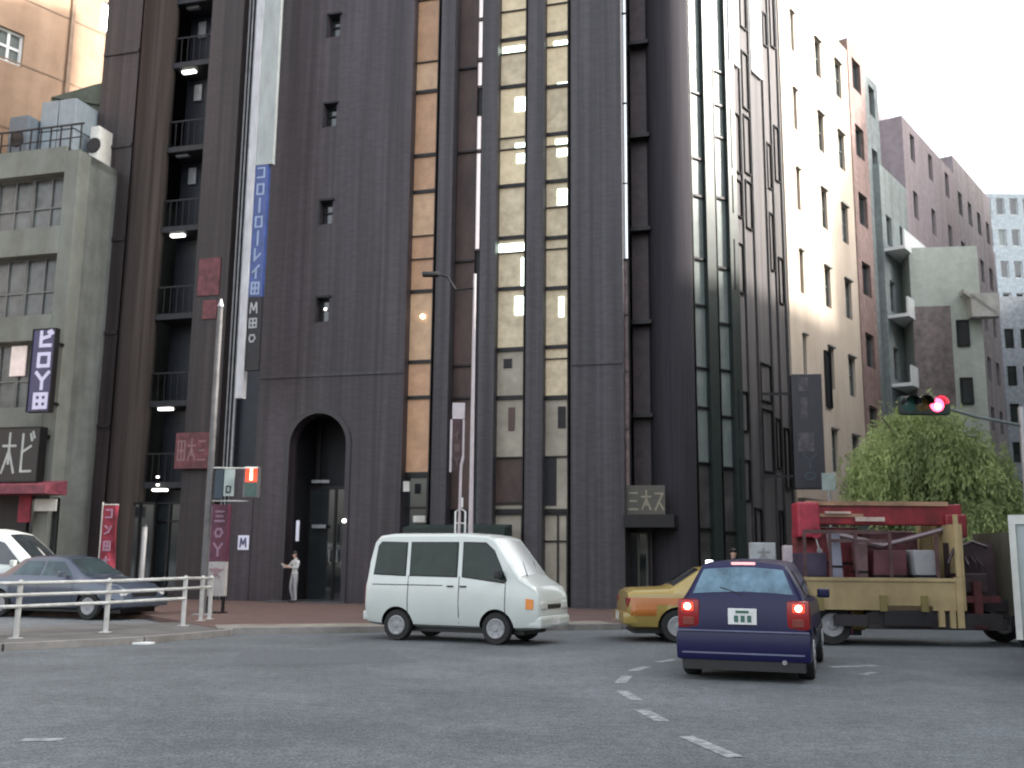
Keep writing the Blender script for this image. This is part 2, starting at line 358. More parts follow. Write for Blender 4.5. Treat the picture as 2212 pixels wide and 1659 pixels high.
# ================================================================== MAIN TOWER
H = 31.0
T = fthing('office_tower', 'tall dark purple tiled tower with arched doorway and lit cream stair windows', 'building', fa)
S = lambda px, py=612, d=0: fa.s_(px, py, d)
Z = lambda px, py, d=0: fa.z_(px, py, d)
xa, xb = S(572), S(878)
holes = []; wins = []
for (px, py) in ((722, 55), (714, 248), (705, 458), (697, 668)):
    s, z = fa.hit(px, py); holes.append((s - .2, s + .22, z - .42, z + .38)); wins.append(holes[-1])
ax0, ax1 = S(622, 1050), S(745, 1050); azs, azt = Z(683, 962), Z(683, 893)
holes.append((ax0, ax1, 0.15, azt + .001))
zj = Z(1200, 788)
wall('tiled_wall', M_tile, T, xa, xb, 0, H, 0, 0.5, holes)
b = MB(); n = 14; cx = (ax0 + ax1) / 2; rw = (ax1 - ax0) / 2   # arch spandrels
for sgn in (-1, 1):
    arc = [(cx + sgn * rw * math.cos(k * math.pi / 2 / n), 0.0, azs + (azt - azs) * math.sin(k * math.pi / 2 / n)) for k in range(n + 1)]
    b.prism(arc + [(cx + sgn * rw, 0.0, azt)], (0, .5, 0))
b.build('arch', M_tile, T)
b = MB()   # raised arch surround
for k in range(20):
    a0, a1 = math.pi * k / 20, math.pi * (k + 1) / 20
    pts = [(cx + (rw + e) * math.cos(a), -.04, azs + (azt - azs + e) * math.sin(a)) for a, e in ((a0, .0), (a1, .0), (a1, .16), (a0, .16))]
    b.prism(pts, (0, .037, 0))
b.box(ax0 - .16, ax0, -.04, -.003, .15, azs); b.box(ax1, ax1 + .16, -.04, -.003, .15, azs)
b.build('arch_surround', mat('surround_tile', (.022, .018, .022), rough=.5, var=.15), T)
for i, h in enumerate(wins):
    w = window(T, h[0], h[1], h[2], h[3], .22, t=.05, trans=(.55,))
    MB().box(h[0] - .06, h[1] + .06, -.09, -.003, h[3], h[3] + .07).box(h[0] - .07, h[0] - .003, -.05, -.003, h[2], h[3]).build('hood', M_frame, w)
    if i == 3: MB().box(h[0] + .18, h[0] + .26, .15, .168, h[2] + .42, h[2] + .5).build('reflector', M_lampw, w)
# doorway
b = MB(); b.box(ax0 - .2, ax1 + .2, 1.9, 2.0, .1, azt + .2); b.box(ax0 - .2, ax0 - .003, .503, 1.9, .1, azt + .2); b.box(ax1 + .003, ax1 + .2, .503, 1.9, .1, azt + .2); b.box(ax0 - .2, ax1 + .2, .503, 1.9, azt + .01, azt + .2)
b.build('porch', M_dark, T)
box('step', mat('dark_granite', (.06, .06, .063), rough=.5), T, ax0 - .35, ax1 + .35, -.45, 1.9, 0.0, .145)
dz = Z(683, 1050)
dr = MB(); 
for x in (ax0, cx - .04, ax1 - .08): dr.box(x, x + .08, 1.45, 1.55, .146, dz)
dr.box(ax0, ax1, 1.449, 1.551, dz, dz + .12); dr.box(ax0 + .3, ax0 + .38, 1.449, 1.551, dz + .121, azt)
D_ = dr.build('door', M_frame, T)
for sx in (-1, 1):
    x0 = cx - .04 - (cx - .04 - ax0 - .08) if sx < 0 else cx + .041
    box('door_glass', M_glass, D_, x0, (cx - .041) if sx < 0 else ax1 - .081, 1.49, 1.51, .147, dz - .001)
    hx = cx + sx * .14
    MB().tube([(hx, 1.4, 1.35), (hx, 1.4, 1.75)], .022, 8).build('handle', M_steel, D_)
s, z = fa.hit(692, 1040, 1.3); box('sign_light', M_steel, T, s - .32, s + .32, 1.3, 1.4, z - .05, z + .05)
s, z = fa.hit(690, 1137, 1.3); box('notice_plate', M_steel, T, s - .28, s + .22, 1.3, 1.34, z - .06, z + .06)
s, z = fa.hit(743, 1125, -.08); MB().tube([(s, -.02, z), (s, -.1, z)], .06, 12).build('wall_lamp', M_lampw, T)
s, z = fa.hit(642, 1148, -.05); box('name_plate', M_litsign, T, s - .05, s + .05, -.04, -.002, z - .3, z + .35)
s, z = fa.hit(526, 1170, -.04)
tw0 = S(487, 1200)
box('podium_wall', M_tile, T, tw0, xa - .001, -.02, .4, 0, Z(520, 1012))
nt_ = box('notice', M_litsign, T, s - .19, s + .19, -.06, -.023, z - .26, z + .2)
b = MB(); strokes(b, 'm', s - .13, z - .17, .26, .28, -.061, .05); b.build('lettering', M_navysign, nt_)
# horizontal joint band
for (a, c) in ((xa, xb), (S(1233), S(1345))): box('string_course', M_tile2, T, a + .01, c - .01, -.035, -.003, zj - .05, zj + .05)
# fins
for (p0, p1, nm) in ((941, 972, 'fin'), (1036, 1069, 'fin'), (1136, 1173, 'fin')):
    box(nm, M_tile2, T, S(p0), S(p1), 0, .55, 0, H)
box('corner_pillar', M_tile2, T, S(1233), S(1345), 0, 1.4, 0, H)
def strip(p0, p1, ys, thick, d, base, tstart=0, nm='window', top=None):
    """a column of stacked panes between fins, transoms where the photo has them"""
    x0, x1 = S(p0, 612, d), S(p1, 612, d); pm = (p0 + p1) / 2
    zs = [top or H] + [Z(pm + (612 - y) * .0, y, d) for y in ys]
    for i in range(len(zs) - 1):
        th = .085 if (i < len(thick) and thick[i]) else .03
        a, c = zs[i + 1], zs[i]
        b = MB(); b.box(x0, x1, d - .06, d + .05, a, a + th * 1.4); b.box(x0, x0 + .03, d - .05, d + .05, a + th * 1.4, c); b.box(x1 - .03, x1, d - .05, d + .05, a + th * 1.4, c)
        w = b.build(nm, M_frame, T)
        MB().box(x0 + .031, x1 - .031, d + .01, d + .03, a + th * 1.4, c).build('pane', base[i % len(base)] if isinstance(base, list) else base, w)
    return x0, x1
# tan strip
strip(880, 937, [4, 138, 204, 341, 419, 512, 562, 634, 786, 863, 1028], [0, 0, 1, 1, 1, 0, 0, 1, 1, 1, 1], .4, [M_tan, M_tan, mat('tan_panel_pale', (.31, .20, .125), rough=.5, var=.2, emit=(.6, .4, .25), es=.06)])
x0, x1 = S(880, 612, .4), S(937, 612, .4)
window(T, x0, x1, 0.1, Z(900, 1028, .4) - .01, .4, t=.06, trans=(.5, .75))
s, z = fa.hit(905, 1120, -.1)
s2, z2 = fa.hit(912, 683, .3); MB().tube([(s2, .38, z2), (s2, .3, z2)], .07, 10).build('wall_lamp', mat('warm_lamp', (.9, .8, .6), emit=(1, .85, .6), es=1.5), T)
# brown recess with its bright slit
box('recess_wall', M_redbr, T, S(972, 612, .5), S(1024, 612, .5), .5, .6, 3.0, H)
for y in (150, 330, 565, 790, 860): z = Z(1000, y, .5); box('ledge', M_frame, T, S(973, 612, .5), S(1023, 612, .5), .42, .499, z - .03, z + .03)
for (ya, yb) in ((-300, 42), (46, 128), (134, 188), (250, 325), (330, 540)):
    za, zb = Z(1030, yb, .45), Z(1030, ya, .45)
    window(T, S(1024, 612, .45), S(1036, 612, .45), za, zb, .45, m=M_slit, t=.02)
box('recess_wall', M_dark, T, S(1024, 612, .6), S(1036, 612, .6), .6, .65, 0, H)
# cream stair windows, downward loss of brightness painted by blind colour and glow
ysf = [27, 90, 118, 192, 300, 325, 406, 518, 548, 628, 759, 863, 990, 1090, 1108]
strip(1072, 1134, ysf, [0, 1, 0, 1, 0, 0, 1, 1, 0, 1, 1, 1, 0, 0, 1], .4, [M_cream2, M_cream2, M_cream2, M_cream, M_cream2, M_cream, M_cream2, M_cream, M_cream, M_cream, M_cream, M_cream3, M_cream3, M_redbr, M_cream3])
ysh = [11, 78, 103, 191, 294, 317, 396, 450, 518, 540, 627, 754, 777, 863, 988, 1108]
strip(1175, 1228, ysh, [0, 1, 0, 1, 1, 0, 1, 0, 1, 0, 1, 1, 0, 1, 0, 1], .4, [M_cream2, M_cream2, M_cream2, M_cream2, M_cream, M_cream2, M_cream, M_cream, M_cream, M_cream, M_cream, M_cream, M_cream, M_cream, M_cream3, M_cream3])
for (p0, p1, y0, y1) in ((1086, 1133, 100, 114), (1113, 1134, 210, 240), (1113, 1134, 309, 321), (1116, 1134, 332, 352), (1075, 1133, 526, 545), (1112, 1133, 640, 680), (1126, 1133, 556, 622),
                         (1196, 1226, 88, 100), (1200, 1226, 300, 313), (1203, 1226, 321, 337), (1204, 1226, 408, 442), (1207, 1218, 641, 684), (1204, 1226, 178, 186)):
    d = .39; a, c = S(p0, (y0 + y1) / 2, d), S(p1, (y0 + y1) / 2, d)
    box('ceiling_light', M_lamp, T, a, c, d - .005, d + .012, Z((p0 + p1) / 2, y1, d), Z((p0 + p1) / 2, y0, d))
for (p0, p1, y0, y1, m) in ((1098, 1112, 880, 930, M_redbr), (1080, 1128, 1000, 1085, M_redbr), (1172, 1202, 985, 1092, M_dark), (1205, 1222, 878, 925, M_frame), (1088, 1106, 775, 795, M_frame)):
    d = .39; a, c = S(p0, (y0 + y1) / 2, d), S(p1, (y0 + y1) / 2, d)
    box('inner_frame', m, T, a, c, d - .008, d + .01, Z((p0 + p1) / 2, y1, d), Z((p0 + p1) / 2, y0, d))
window(T, S(1072, 612, .4), S(1134, 612, .4), .1, Z(1100, 1108, .4) - .01, .4, m=M_cream3, t=.05, trans=(.6,))
window(T, S(1175, 612, .4), S(1228, 612, .4), .1, Z(1200, 1108, .4) - .01, .4, m=M_cream3, t=.05, mull=(.6,), trans=(.7,))
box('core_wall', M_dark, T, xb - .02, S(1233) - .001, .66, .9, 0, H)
box('side_wall', M_tile, T, xa, xa + .4, .501, 9, 0, H); box('rear_wall', M_tile, T, xa + .4, S(1233), 9.0, 9.4, 0, H)
box('roof_slab', M_tile2, T, xa, S(1345), .0, 9.4, H, H + .3)
# slit and deep entrance recess on the right of the corner pillar
zmid = Z(1352, 560, .3)
window(T, S(1347, 612, .3), S(1358, 612, .3), zmid, H, .3, m=M_mirror, t=.012, trans=(.12, .25, .4, .55, .7, .85))
window(T, S(1347, 612, .3), S(1358, 612, .3), 3.6, zmid - .01, .3, m=mat('rose_glass', (.2, .13, .13), rough=.3, var=.4), t=.02, trans=(.25, .5, .75))
c0 = S(1402, 612, 1.2)
box('recess_wall', mat('dark_red_wall', (.028, .016, .02), rough=.5, var=.4), T, S(1358, 612, .6), c0 + .4, 1.3, 1.4, 0, H)
for y in (100, 300, 500, 700, 900): z = Z(1380, y, 1.2); box('balcony_slab', M_frame, T, S(1360, 612, .6), c0 + .1, .9, 1.299, z - .06, z + .06)
# rounded column turning into the right wing
fcx, fcr = S(1446, 612, 1.2), abs(S(1490, 612, 1.2) - S(1402, 612, 1.2)) / 2 + .06
b = MB(); ring = [(fcx + fcr * math.cos(k * 2 * math.pi / 40), 1.5 + fcr * math.sin(k * 2 * math.pi / 40), 0) for k in range(40)]
b.prism(ring, (0, 0, H)); b.build('round_column', mat('round_column_tile', (.036, .034, .039), rough=.95, spec=.08, var=.12, stretch=(4, 4, .1)), T, smooth=True)
# entrance sign with gold characters and canopy
s0, z0 = fa.hit(1352, 1112, .2); s1, z1 = fa.hit(1436, 1048, .2)
sg = box('entrance_sign', mat('bronze_sign', (.05, .045, .035), rough=.4), T, s0, s1, .2, .3, z0, z1)
b = MB(); gw = (s1 - s0) / 2.3
for i, kx in enumerate(('san', 'k', 'su')): strokes(b, kx, s0 + .07 + i * (s1 - s0) / 3.0, z0 + .1, (s1 - s0) / 3.8, z1 - z0 - .25, .199, .05)
b.build('lettering', mat('dull_gold', (.2, .18, .13), rough=.4, metal=.3), sg)
box('canopy', M_frame, T, s0, s1 + .3, -.25, 1.2, Z(1390, 1140, .2), z0 - .01)
window(T, S(1360, 1200, 1.1), S(1400, 1200, 1.1), .12, Z(1390, 1150, 1.1), 1.1, m=M_glass, fr=mat('olive_frame', (.09, .09, .075), rough=.5), t=.05, mull=(.5,), name='entrance_door')
# dark green awning over the shop front behind the van
s0, s1 = S(872, 1150, -.7), S(1092, 1150, -.7); zt = Z(980, 1140, -.7)
b = MB(); b.prism([(s0, 0 - .003, zt + .12), (s0, -.8, zt + .0), (s0, -.8, zt - .22), (s0, -.003, zt - .22)], (s1 - s0, 0, 0)); b.build('awning', mat('dark_green_awning', (.009, .022, .018), rough=.7), T)
for (p0, p1, y0, y1) in ((893, 918, 1114, 1128), (872, 884, 1040, 1062)):
    a, c = S(p0, y0, -.1), S(p1, y0, -.1); box('sign_board', M_offw, T, a, c, -.12, -.003, Z(p0, y1, -.1), Z(p0, y0, -.1))

# ---- right wing (two facets)
wst = fa.w(fcx + fcr * .95, 1.5)
d_ = ray(1490, 612); Yb = wst.y; pb = P(1490, 612, Yb)
fb = Frame(pb.x, pb.y, 34)
W = fthing('tower_wing', 'grey angular tower wing with tall pale glass strips beside the round column', 'building', fb)
SB = lambda px, py=612, d=0: fb.s_(px, py, d)
ZB = lambda px, py, d=0: fb.z_(px, py, d)
HB = 29.0
M_wing = mat('wing_metal', (.055, .055, .058), rough=.4, metal=.3, var=.15, stretch=(5, 5, .15))
for (p0, p1) in ((1486, 1497), (1530, 1549), (1580, 1598)):
    box('mullion', mat('green_black_metal', (.028, .036, .034), rough=.4, metal=.3), W, SB(p0), SB(p1), 0, .35, 0, HB)
for (p0, p1, ys) in ((1497, 1530, [205, 345, 425, 560, 660, 795, 880, 1000]), (1549, 1580, [160, 232, 300, 430, 580, 700, 800, 900, 1010])):
    a, c = SB(p0, 612, .15), SB(p1, 612, .15); zz = [HB] + [ZB((p0 + p1) / 2, y, .15) for y in ys]
    for i in range(len(zz) - 1): window(W, a, c, zz[i + 1], zz[i] - .01, .15, m=M_grnglass, t=.03)
    zz2 = [zz[-1] - .01, zz[-1] - 2, zz[-1] - 4, .1]
    for u, v in zip(zz2, zz2[1:]): window(W, a, c, v, u - .01, .15, m=M_ribglass, t=.04)
eB = SB(1598)
q = fb.w(eB, 0); fc = Frame(q.x, q.y, 52.5)
fcl = fc
SC = lambda px, py=612, d=0: fc.s_(px, py, d)
ZC = lambda px, py, d=0: fc.z_(px, py, d)
Wc = fthing('slab_block', 'brown grey slab block with vertical ribs between the glass wing and the cream building', 'building', fc)
eC = SC(1706)
hC = [(SC(1593, 100), SC(1611, 100), ZC(1600, 138), 30), (SC(1640, 100), SC(1663, 100), ZC(1650, 165), 30)]
px_cols = [(1600, 1612), (1622, 1638), (1654, 1666), (1680, 1694)]
wall('ribbed_wall', mat('brown_grey_cladding', (.085, .078, .08), rough=.8, var=.25, scale=1, stretch=(6, 6, .12)), Wc, 0, eC, 0, HB, .12, .5)
M_rib = mat('rib_metal', (.045, .042, .044), rough=.6, var=.2)
for i, pp in enumerate((1615, 1637, 1666, 1682, 1700)): a = SC(pp); box('rib', M_rib, Wc, a, a + .09, .05, .119, 0, HB)
for j, (p0, p1) in enumerate(((1592, 1613), (1621, 1635), (1641, 1664), (1671, 1680), (1688, 1698))):
    a, c = SC(p0), SC(p1); zt0 = {0: 140, 2: 165}.get(j, -400)
    if j in (0, 2): window(Wc, a, c, ZC(p0, zt0), HB - .1, .07, m=mat('sky_white_pane', (.85, .86, .86), rough=.15, var=.02), fr=M_white, t=.02)  # plain white paints the sky reflection into these panes
    z = ZC(p0, zt0) - .05 if zt0 > 0 else HB - .1
    z -= random.random()
    while z > 4.2:
        hgt = random.choice((1.3, 1.7, 2.1)); 
        if random.random() < .6: window(Wc, a, c, z - hgt, z, .1, m=random.choice((M_ribglass, M_glass, M_ribglass, M_grnglass)), t=.035)
        z -= hgt + random.choice((.25, .9))
    if j in (1, 3): window(Wc, a, c, .2, 3.2, .1, m=M_glass, t=.05)
# bodies behind
box('side_wall', M_wing, Wc, eC - .3, eC, .501, 8, 0, HB)
box('end_wall', M_wing, Wc, 0, .3, .501, 8, 0, HB); box('roof_slab', M_wing, Wc, 0, eC, 0, 8, HB, HB + .3)

# ================================================================== LEFT TOWER (bronze)
fe = Frame(*(fa.w(0, .35)).xy, -16)
E = fthing('bronze_tower', 'dark brown tower on the left with a bronze rounded column and lamp lit balconies', 'building', fe)
SE = lambda px, py=612, d=0: fe.s_(px, py, d)
ZE = lambda px, py, d=0: fe.z_(px, py, d)
e0 = SE(183); e1 = SE(262); e2 = SE(332); e3 = SE(420); e4 = SE(492); e5 = xa - .02
wall('tiled_wall', M_brown, E, e0, e1, 0, H, 0, .4, [])
for py in (120, 320, 520, 720, 920):
    z = ZE(225, py); 
    box('ledge', M_brown, E, e0 + .02, e1 - .02, -.05, -.003, z - .06, z + .06)
cxe, cre = (e1 + e2) / 2, (e2 - e1) / 2
b = MB(); b.prism([(cxe + cre * math.cos(k * math.pi / 18), .25 + cre * .8 * math.sin(k * math.pi / 18), 0) for k in range(36)], (0, 0, H)); b.build('round_column', M_browncol, E, smooth=True)
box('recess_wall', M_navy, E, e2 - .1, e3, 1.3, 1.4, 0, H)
for py, on in ((158, 1), (340, 2), (512, 1), (700, 0), (887, 1), (1062, 1), (20, 2)):
    s, z = fe.hit(376 + (612 - py) * .07, py, .5)
    box('balcony_slab', M_dark, E, e2, e3 - .01, .2, 1.299, z + .1, z + .3)
    rl = MB(); rl.box(e2 + .02, e3 - .02, .22, .25, z + 1.25, z + 1.3)
    for k in range(7): xx = e2 + .05 + k * (e3 - e2 - .1) / 6; rl.box(xx - .012, xx + .012, .225, .245, z + .301, z + 1.25)
    rl.build('balcony_rail', M_frame, E)
    if on: box('ceiling_lamp', M_lampw if on == 1 else M_steel, E, s - .26, s + .26, .45, .6, z + .02, z + .095)
    if on == 2 or py == 158: box('wall_panel', M_steel, E, s - .2, s + .12, 1.2, 1.298, z - .75, z - .12)
wall('tiled_wall', M_brown, E, e3, e4, 0, H, 0, .4, [])
for (p0, p1, y0, y1) in ((432, 478, 560, 640), (440, 470, 650, 690)):
    box('red_panel', mat('dull_red_panel', (.10, .025, .03), rough=.6, var=.4), E, SE(p0, y0), SE(p1, y0), -.04, -.002, ZE(p0, y1), ZE(p0, y0))
s0, s1, z0, z1 = SE(378, 980, -.3), SE(450, 980, -.3), ZE(400, 1012, -.3), ZE(400, 935, -.3)
sg = box('shop_sign', mat('dull_red_panel', (.10, .025, .03)), E, s0, s1, -.3, -.16, z0, z1)
b = MB()
for i, kx in enumerate(('ta', 'k', 'san')): strokes(b, kx, s0 + .08 + i * (s1 - s0 - .1) / 3, z0 + .2, (s1 - s0) / 4, z1 - z0 - .4, -.301, .05)
b.build('lettering', mat('dull_pink', (.2, .11, .11)), sg)
box('gap_wall', M_navy, E, e4, e5, .6, .7, 0, H)
for pp, rr in ((505, .05), (513, .035), (522, .06)): x = SE(pp, 612, .4); MB().tube([(x, .4, .1), (x, .4, H)], rr, 8).build('drainpipe', M_steel, E)
# ground floor shop of the bronze tower
window(E, SE(262, 1200, -.02), SE(330, 1200, -.02), .12, ZE(300, 1085), -.02, t=.06, mull=(.5,), name='shop_window')
window(E, e2 + .05, e3 - .02, .12, ZE(370, 1085, .3), .3, t=.06, mull=(.33, .66), trans=(.8,), name='shop_window')
for i, y in enumerate((1030, 1047)): s, z = fe.hit(338, y, .0); box('small_lamp', M_lampw, E, s - .04, s + .04, .05, .1, z - .03, z + .03)
box('side_wall', M_brown, E, e0, e0 + .35, .401, 8, 0, H); box('rear_wall', M_brown, E, e0 + .35, e5, 7.6, 8, 0, H); box('roof_slab', M_brown, E, e0, e5, 0, 8, H, H + .3)

# projecting tall sign: pale edge towards the viewer, blue lettered face below
fs = Frame(*(fa.w(S(548, 400, -.6), -1.35)).xy, -16)
sgn = fthing('projecting_sign', 'very tall narrow sign projecting between the towers, grey above and blue lettered below', 'sign', fs)
x0, x1 = fs.s_(534, 400), fs.s_(548, 400)
zb = fs.z_(508, 860); zt_ = fs.z_(560, 355); zm = fs.z_(548, 640)
box('edge_casing', mat('pale_grey_casing', (.38, .38, .40), rough=.4, var=.15, stretch=(1, 1, .4)), sgn, x0, x1, 0, .24, zb, 27)
fd_ = .04
x2 = x1 + .62
box('blank_panel', mat('blank_grey_panel', (.28, .305, .30), rough=.5, var=.1, stretch=(1, 1, .3)), sgn, x1 + .001, x2, fd_, fd_ + .16, zt_, 27)
fcb = box('lettered_panel', M_blue, sgn, x1 + .001, x2 - .14, fd_ + .01, fd_ + .15, zm, zt_ - .01)
b = MB(); seq = ['ko', 'ro', 'bar', 'ro', 'bar', 're', 'i', 'ta']; hh = (zt_ - zm) / len(seq)
for i, kx in enumerate(seq): strokes(b, kx, x1 + .07, zt_ - (i + 1) * hh + .05, x2 - x1 - .30, hh - .1, fd_ + .009, .055)
b.build('lettering', mat('pale_blue_letters', (.22, .28, .40), rough=.4), fcb)
lp = box('lower_panel', M_dark, sgn, x1 + .001, x2 - .12, fd_ + .01, fd_ + .13, fs.z_(530, 800), zm - .01)
b = MB()
for i, kx in enumerate(('m', 'ta', 'o')): strokes(b, kx, x1 + .07, zm - .55 - i * .5, x2 - x1 - .32, .36, fd_ + .009, .045)
b.build('lettering', M_steel, lp)

# ================================================================== LEFT CONCRETE BUILDING
pd = P(147, 612, 33.4)
fd = Frame(pd.x, pd.y, -16)
Dg = fthing('concrete_building', 'grey green concrete low building with ribbon windows at the left edge', 'building', fd)
SD = lambda px, py=612, d=0: fd.s_(px, py, d)
ZD = lambda px, py, d=0: fd.z_(px, py, d)
ztop = ZD(140, 326); LB = -16
dret = 1.9
box('corner_pier', M_conc, Dg, SD(118), 0, 0, .6, 0, ztop - .001)
box('return_wall', mat('shaded_stained_concrete', (.115, .125, .118), rough=.9, var=.15, scale=1.2, dirt=.4), Dg, -.4, -.003, .601, 6.5, 0, ztop)  # less light on this side is put into the darker base, under stains
for (y0, y1) in ((326, 380), (494, 552), (682, 736), (880, 925)):
    box('floor_band', M_conc, Dg, LB, SD(118) - .001, -.03, .5, ZD(60, y1), ZD(60, y0))
for (y0, y1) in ((380, 494), (552, 682), (736, 880)):
    z0, z1 = ZD(60, y1) + .003, ZD(60, y0) - .003
    x = SD(118) - .01; k = 0
    while x > LB + 1.5:
        window(Dg, x - 1.5, x, z0 + .9 if k == 9 else z0 + .02, z1 - .01, .4, m=mat('grey_window', (.075, .08, .078), rough=.25, var=.35, scale=1.5), fr=mat('grey_sash', (.12, .125, .12), rough=.5), t=.05, mull=(.5,), trans=(.42,))
        x -= 1.52; k += 1
    
box('roof_slab', M_conc, Dg, LB, -.003, .6, 6.5, ztop - .3, ztop - .003)
# parapet railing
rl = MB(); zr = ztop
for k in range(26): x = -.1 - k * .42; rl.box(x - .02, x + .02, .1, .14, zr, zr + 1.0)
rl.box(-12, 0, .09, .15, zr + .98, zr + 1.03); rl.box(-12, 0, .1, .14, zr + .5, zr + .53)
rl.build('roof_railing', M_frame, Dg)
# shopfront
za = ZD(70, 1046, -.6)
b = MB(); b.prism([(LB, -.003, za + .15), (LB, -1.0, za - .05), (LB, -1.0, za - .32), (LB, -.003, za - .32)], (SD(140, 1050, 0) - LB + .1, 0, 0)); b.build('awning', mat('maroon_awning', (.14, .03, .045), rough=.6, var=.3), Dg)
b = MB(); b.box(LB, SD(118) - .01, .3, .4, .1, ZD(60, 925)); b.build('shop_back_wall', M_dark, Dg)
window(Dg, SD(40, 1200), SD(110, 1200), .2, za - .4, .2, t=.06, mull=(.5,), name='shop_window')
for (p0, p1, y0, y1, m, nm) in ((42, 68, 1070, 1128, M_red, 'red_poster'), (75, 122, 1078, 1104, M_offw, 'pale_poster')):
    box(nm, m, Dg, SD(p0, y0, -.3), SD(p1, y0, -.3), -.3, -.24, ZD(p0, y1, -.3), ZD(p0, y0, -.3))
b = MB(); s0, s1 = SD(24, 775, .3), SD(56, 775, .3); 
box('lit_window', mat('lit_pink_white', (.42, .36, .34), emit=(1, .85, .8), es=.08), Dg, s0, s1, .28, .33, ZD(40, 812, .3), ZD(40, 748, .3))
# navy vertical sign
def board(name, label, f, p0, p1, y0, y1, d, th, m, seq, lm, cat='sign', stroke=.06, two=None, edge=.0):
    a, c = f.s_(p0, (y0 + y1) / 2, d), f.s_(p1, (y0 + y1) / 2, d); z0, z1 = f.z_((p0 + p1) / 2, y1, d), f.z_((p0 + p1) / 2, y0, d)
    ww = f.w((a + c) / 2, d, 0); t = thing(name, label, cat, (ww.x, ww.y, 0), f.a); hw = (c - a) / 2
    pn = box('panel', m, t, -hw, hw, 0, th, z0, z1, bev=.01)
    fr = MB(); fr.box(-hw - .03, -hw - .001, -.03, th + .02, z0 - .03, z1 + .03); fr.box(hw + .001, hw + .03, -.03, th + .02, z0 - .03, z1 + .03)
    fr.box(-hw, hw, -.03, th + .02, z1 + .001, z1 + .03); fr.box(-hw, hw, -.03, th + .02, z0 - .03, z0 - .001)
    fr.build('frame', M_frame, t)
    if seq:
        b = MB(); n = len(seq); hh = (z1 - z0) / n
        for i, kx in enumerate(seq): strokes(b, kx, -hw + .06 + edge, z1 - (i + 1) * hh + hh * .1, 2 * hw - .12 - edge, hh * .8, -.002, stroke)
        b.build('lettering', lm, pn)
    return t, hw, z0, z1
M_lilac = mat('lilac_letters', (.52, .5, .66), rough=.5, var=.05)
t, hw, z0, z1 = board('vertical_sign', 'navy vertical sign with bold lilac white characters on the grey concrete building', fd, 66, 112, 712, 888, -.9, .18, M_navysign, ['bi', 'ro', 'y', 'ta'], M_lilac, stroke=.115, edge=.14)
MB().box(-.05, .05, .18, .9, z1 - .4, z1 - .3).box(-.05, .05, .18, .9, z0 + .3, z0 + .4).build('bracket', M_frame, t)
t, hw, z0, z1 = board('shop_sign', 'black shop sign with sprawling white brush characters below the navy sign', fd, -40, 82, 925, 1040, -.5, .3, M_black, None, None)
b = MB()
for i, kx in enumerate(('ku', 'k', 'bi')): strokes(b, kx, -hw + .1 + i * (2 * hw - .15) / 3, z0 + .15, (2 * hw) / 3.8, z1 - z0 - .3, -.002, .075)
b.build('lettering', mat('chalk_white', (.33, .35, .34)), t)
MB().box(-hw, hw, .3, .5, z1 - .3, z1 - .2).build('bracket', M_frame, t)

# rooftop plant
def tank(px0, px1, py0, py1, Yd, m, label, cat, name, split=True):
    a = P(px0, py1, Yd); c = P(px1, py0, Yd); w = (c.x - a.x); h = c.z - a.z
    zb_ = ztop
    t = thing(name, label, cat, ((a.x + c.x) / 2, Yd + .8, zb_), fd.a)
    if split:
        n = 0
        for i in range(2):
            for j in range(2): box('panel', m, t, -w / 2 + i * w / 2 + .02, -w / 2 + (i + 1) * w / 2 - .02, -.6, .6, .12 + j * (c.z - zb_) / 2.05, (j + 1) * (c.z - zb_) / 2.05 + .08, bev=.03)
        box('base_frame', M_frame, t, -w / 2 + .05, w / 2 - .05, -.5, .5, 0, .12)
    else:
        box('casing', m, t, -w / 2, w / 2, -.4, .4, .1, c.z - zb_, bev=.03)
        MB().lathe_y([(.05, -.03), (.28, -.03), (.3, 0)], (0, -.403, (c.z - zb_) / 2), n=20).build('fan_grille', M_frame, t)
        box('feet', M_frame, t, -w / 2 + .05, w / 2 - .05, -.3, .3, 0, .1)
    return t
tank(76, 178, 212, 322, 34.6, M_tank, 'pale blue panel water tank on the roof of the concrete building', 'water tank', 'water_tank')
tank(4, 62, 240, 320, 34.3, mat('slate_casing', (.08, .1, .12), rough=.5), 'dark slate rooftop cooling unit left of the pale blue tank', 'air conditioner', 'cooling_unit', False)
tank(186, 214, 262, 322, 34.4, M_offw, 'small off white air conditioning unit right of the pale blue tank', 'air conditioner', 'cooling_unit', False)

# ================================================================== ORANGE BLOCK BEHIND
po = P(262, 120, 46); fo = Frame(po.x, po.y, 52.5)
O = fthing('orange_apartment_block', 'orange tan apartment block rising behind the concrete building', 'building', fo)
SO = lambda px, py=120, d=0: fo.s_(px, py, d)
ZO = lambda px, py, d=0: fo.z_(px, py, d)
hw_ = [(SO(-10, 95), SO(52, 95), ZO(20, 135), ZO(20, 62)), (SO(218, 45), SO(258, 45), ZO(238, 72), ZO(238, 8))]
wall('tiled_wall', M_orange, O, -26, 0, 0, 34, 0, .4, hw_)
w = window(O, *hw_[0], .2, m=M_grnglass, fr=M_white, t=.12, mull=(.5,), trans=(.5,), sill=True)
window(O, *hw_[1], .1, m=M_mirror, fr=M_white, t=.04, mull=(.5,))
for i in range(7):
    z = 34 - i * 3.1 - 8; box('panel_joint', mat('joint_brown', (.2, .13, .085)), O, -26, -.05, -.02, -.002, z, z + .07)
for px in (145,): x = SO(px); box('downpipe', mat('joint_brown', (.2, .13, .085)), O, x, x + .18, -.1, -.003, 0, 34)
box('side_wall', M_green, O, -.4, 0, .401, 14, 0, 34); box('rear_wall', M_orange, O, -26, -.4, 13.6, 14, 0, 34); box('roof_slab', M_orange, O, -26, 0, 0, 14, 34, 34.3)
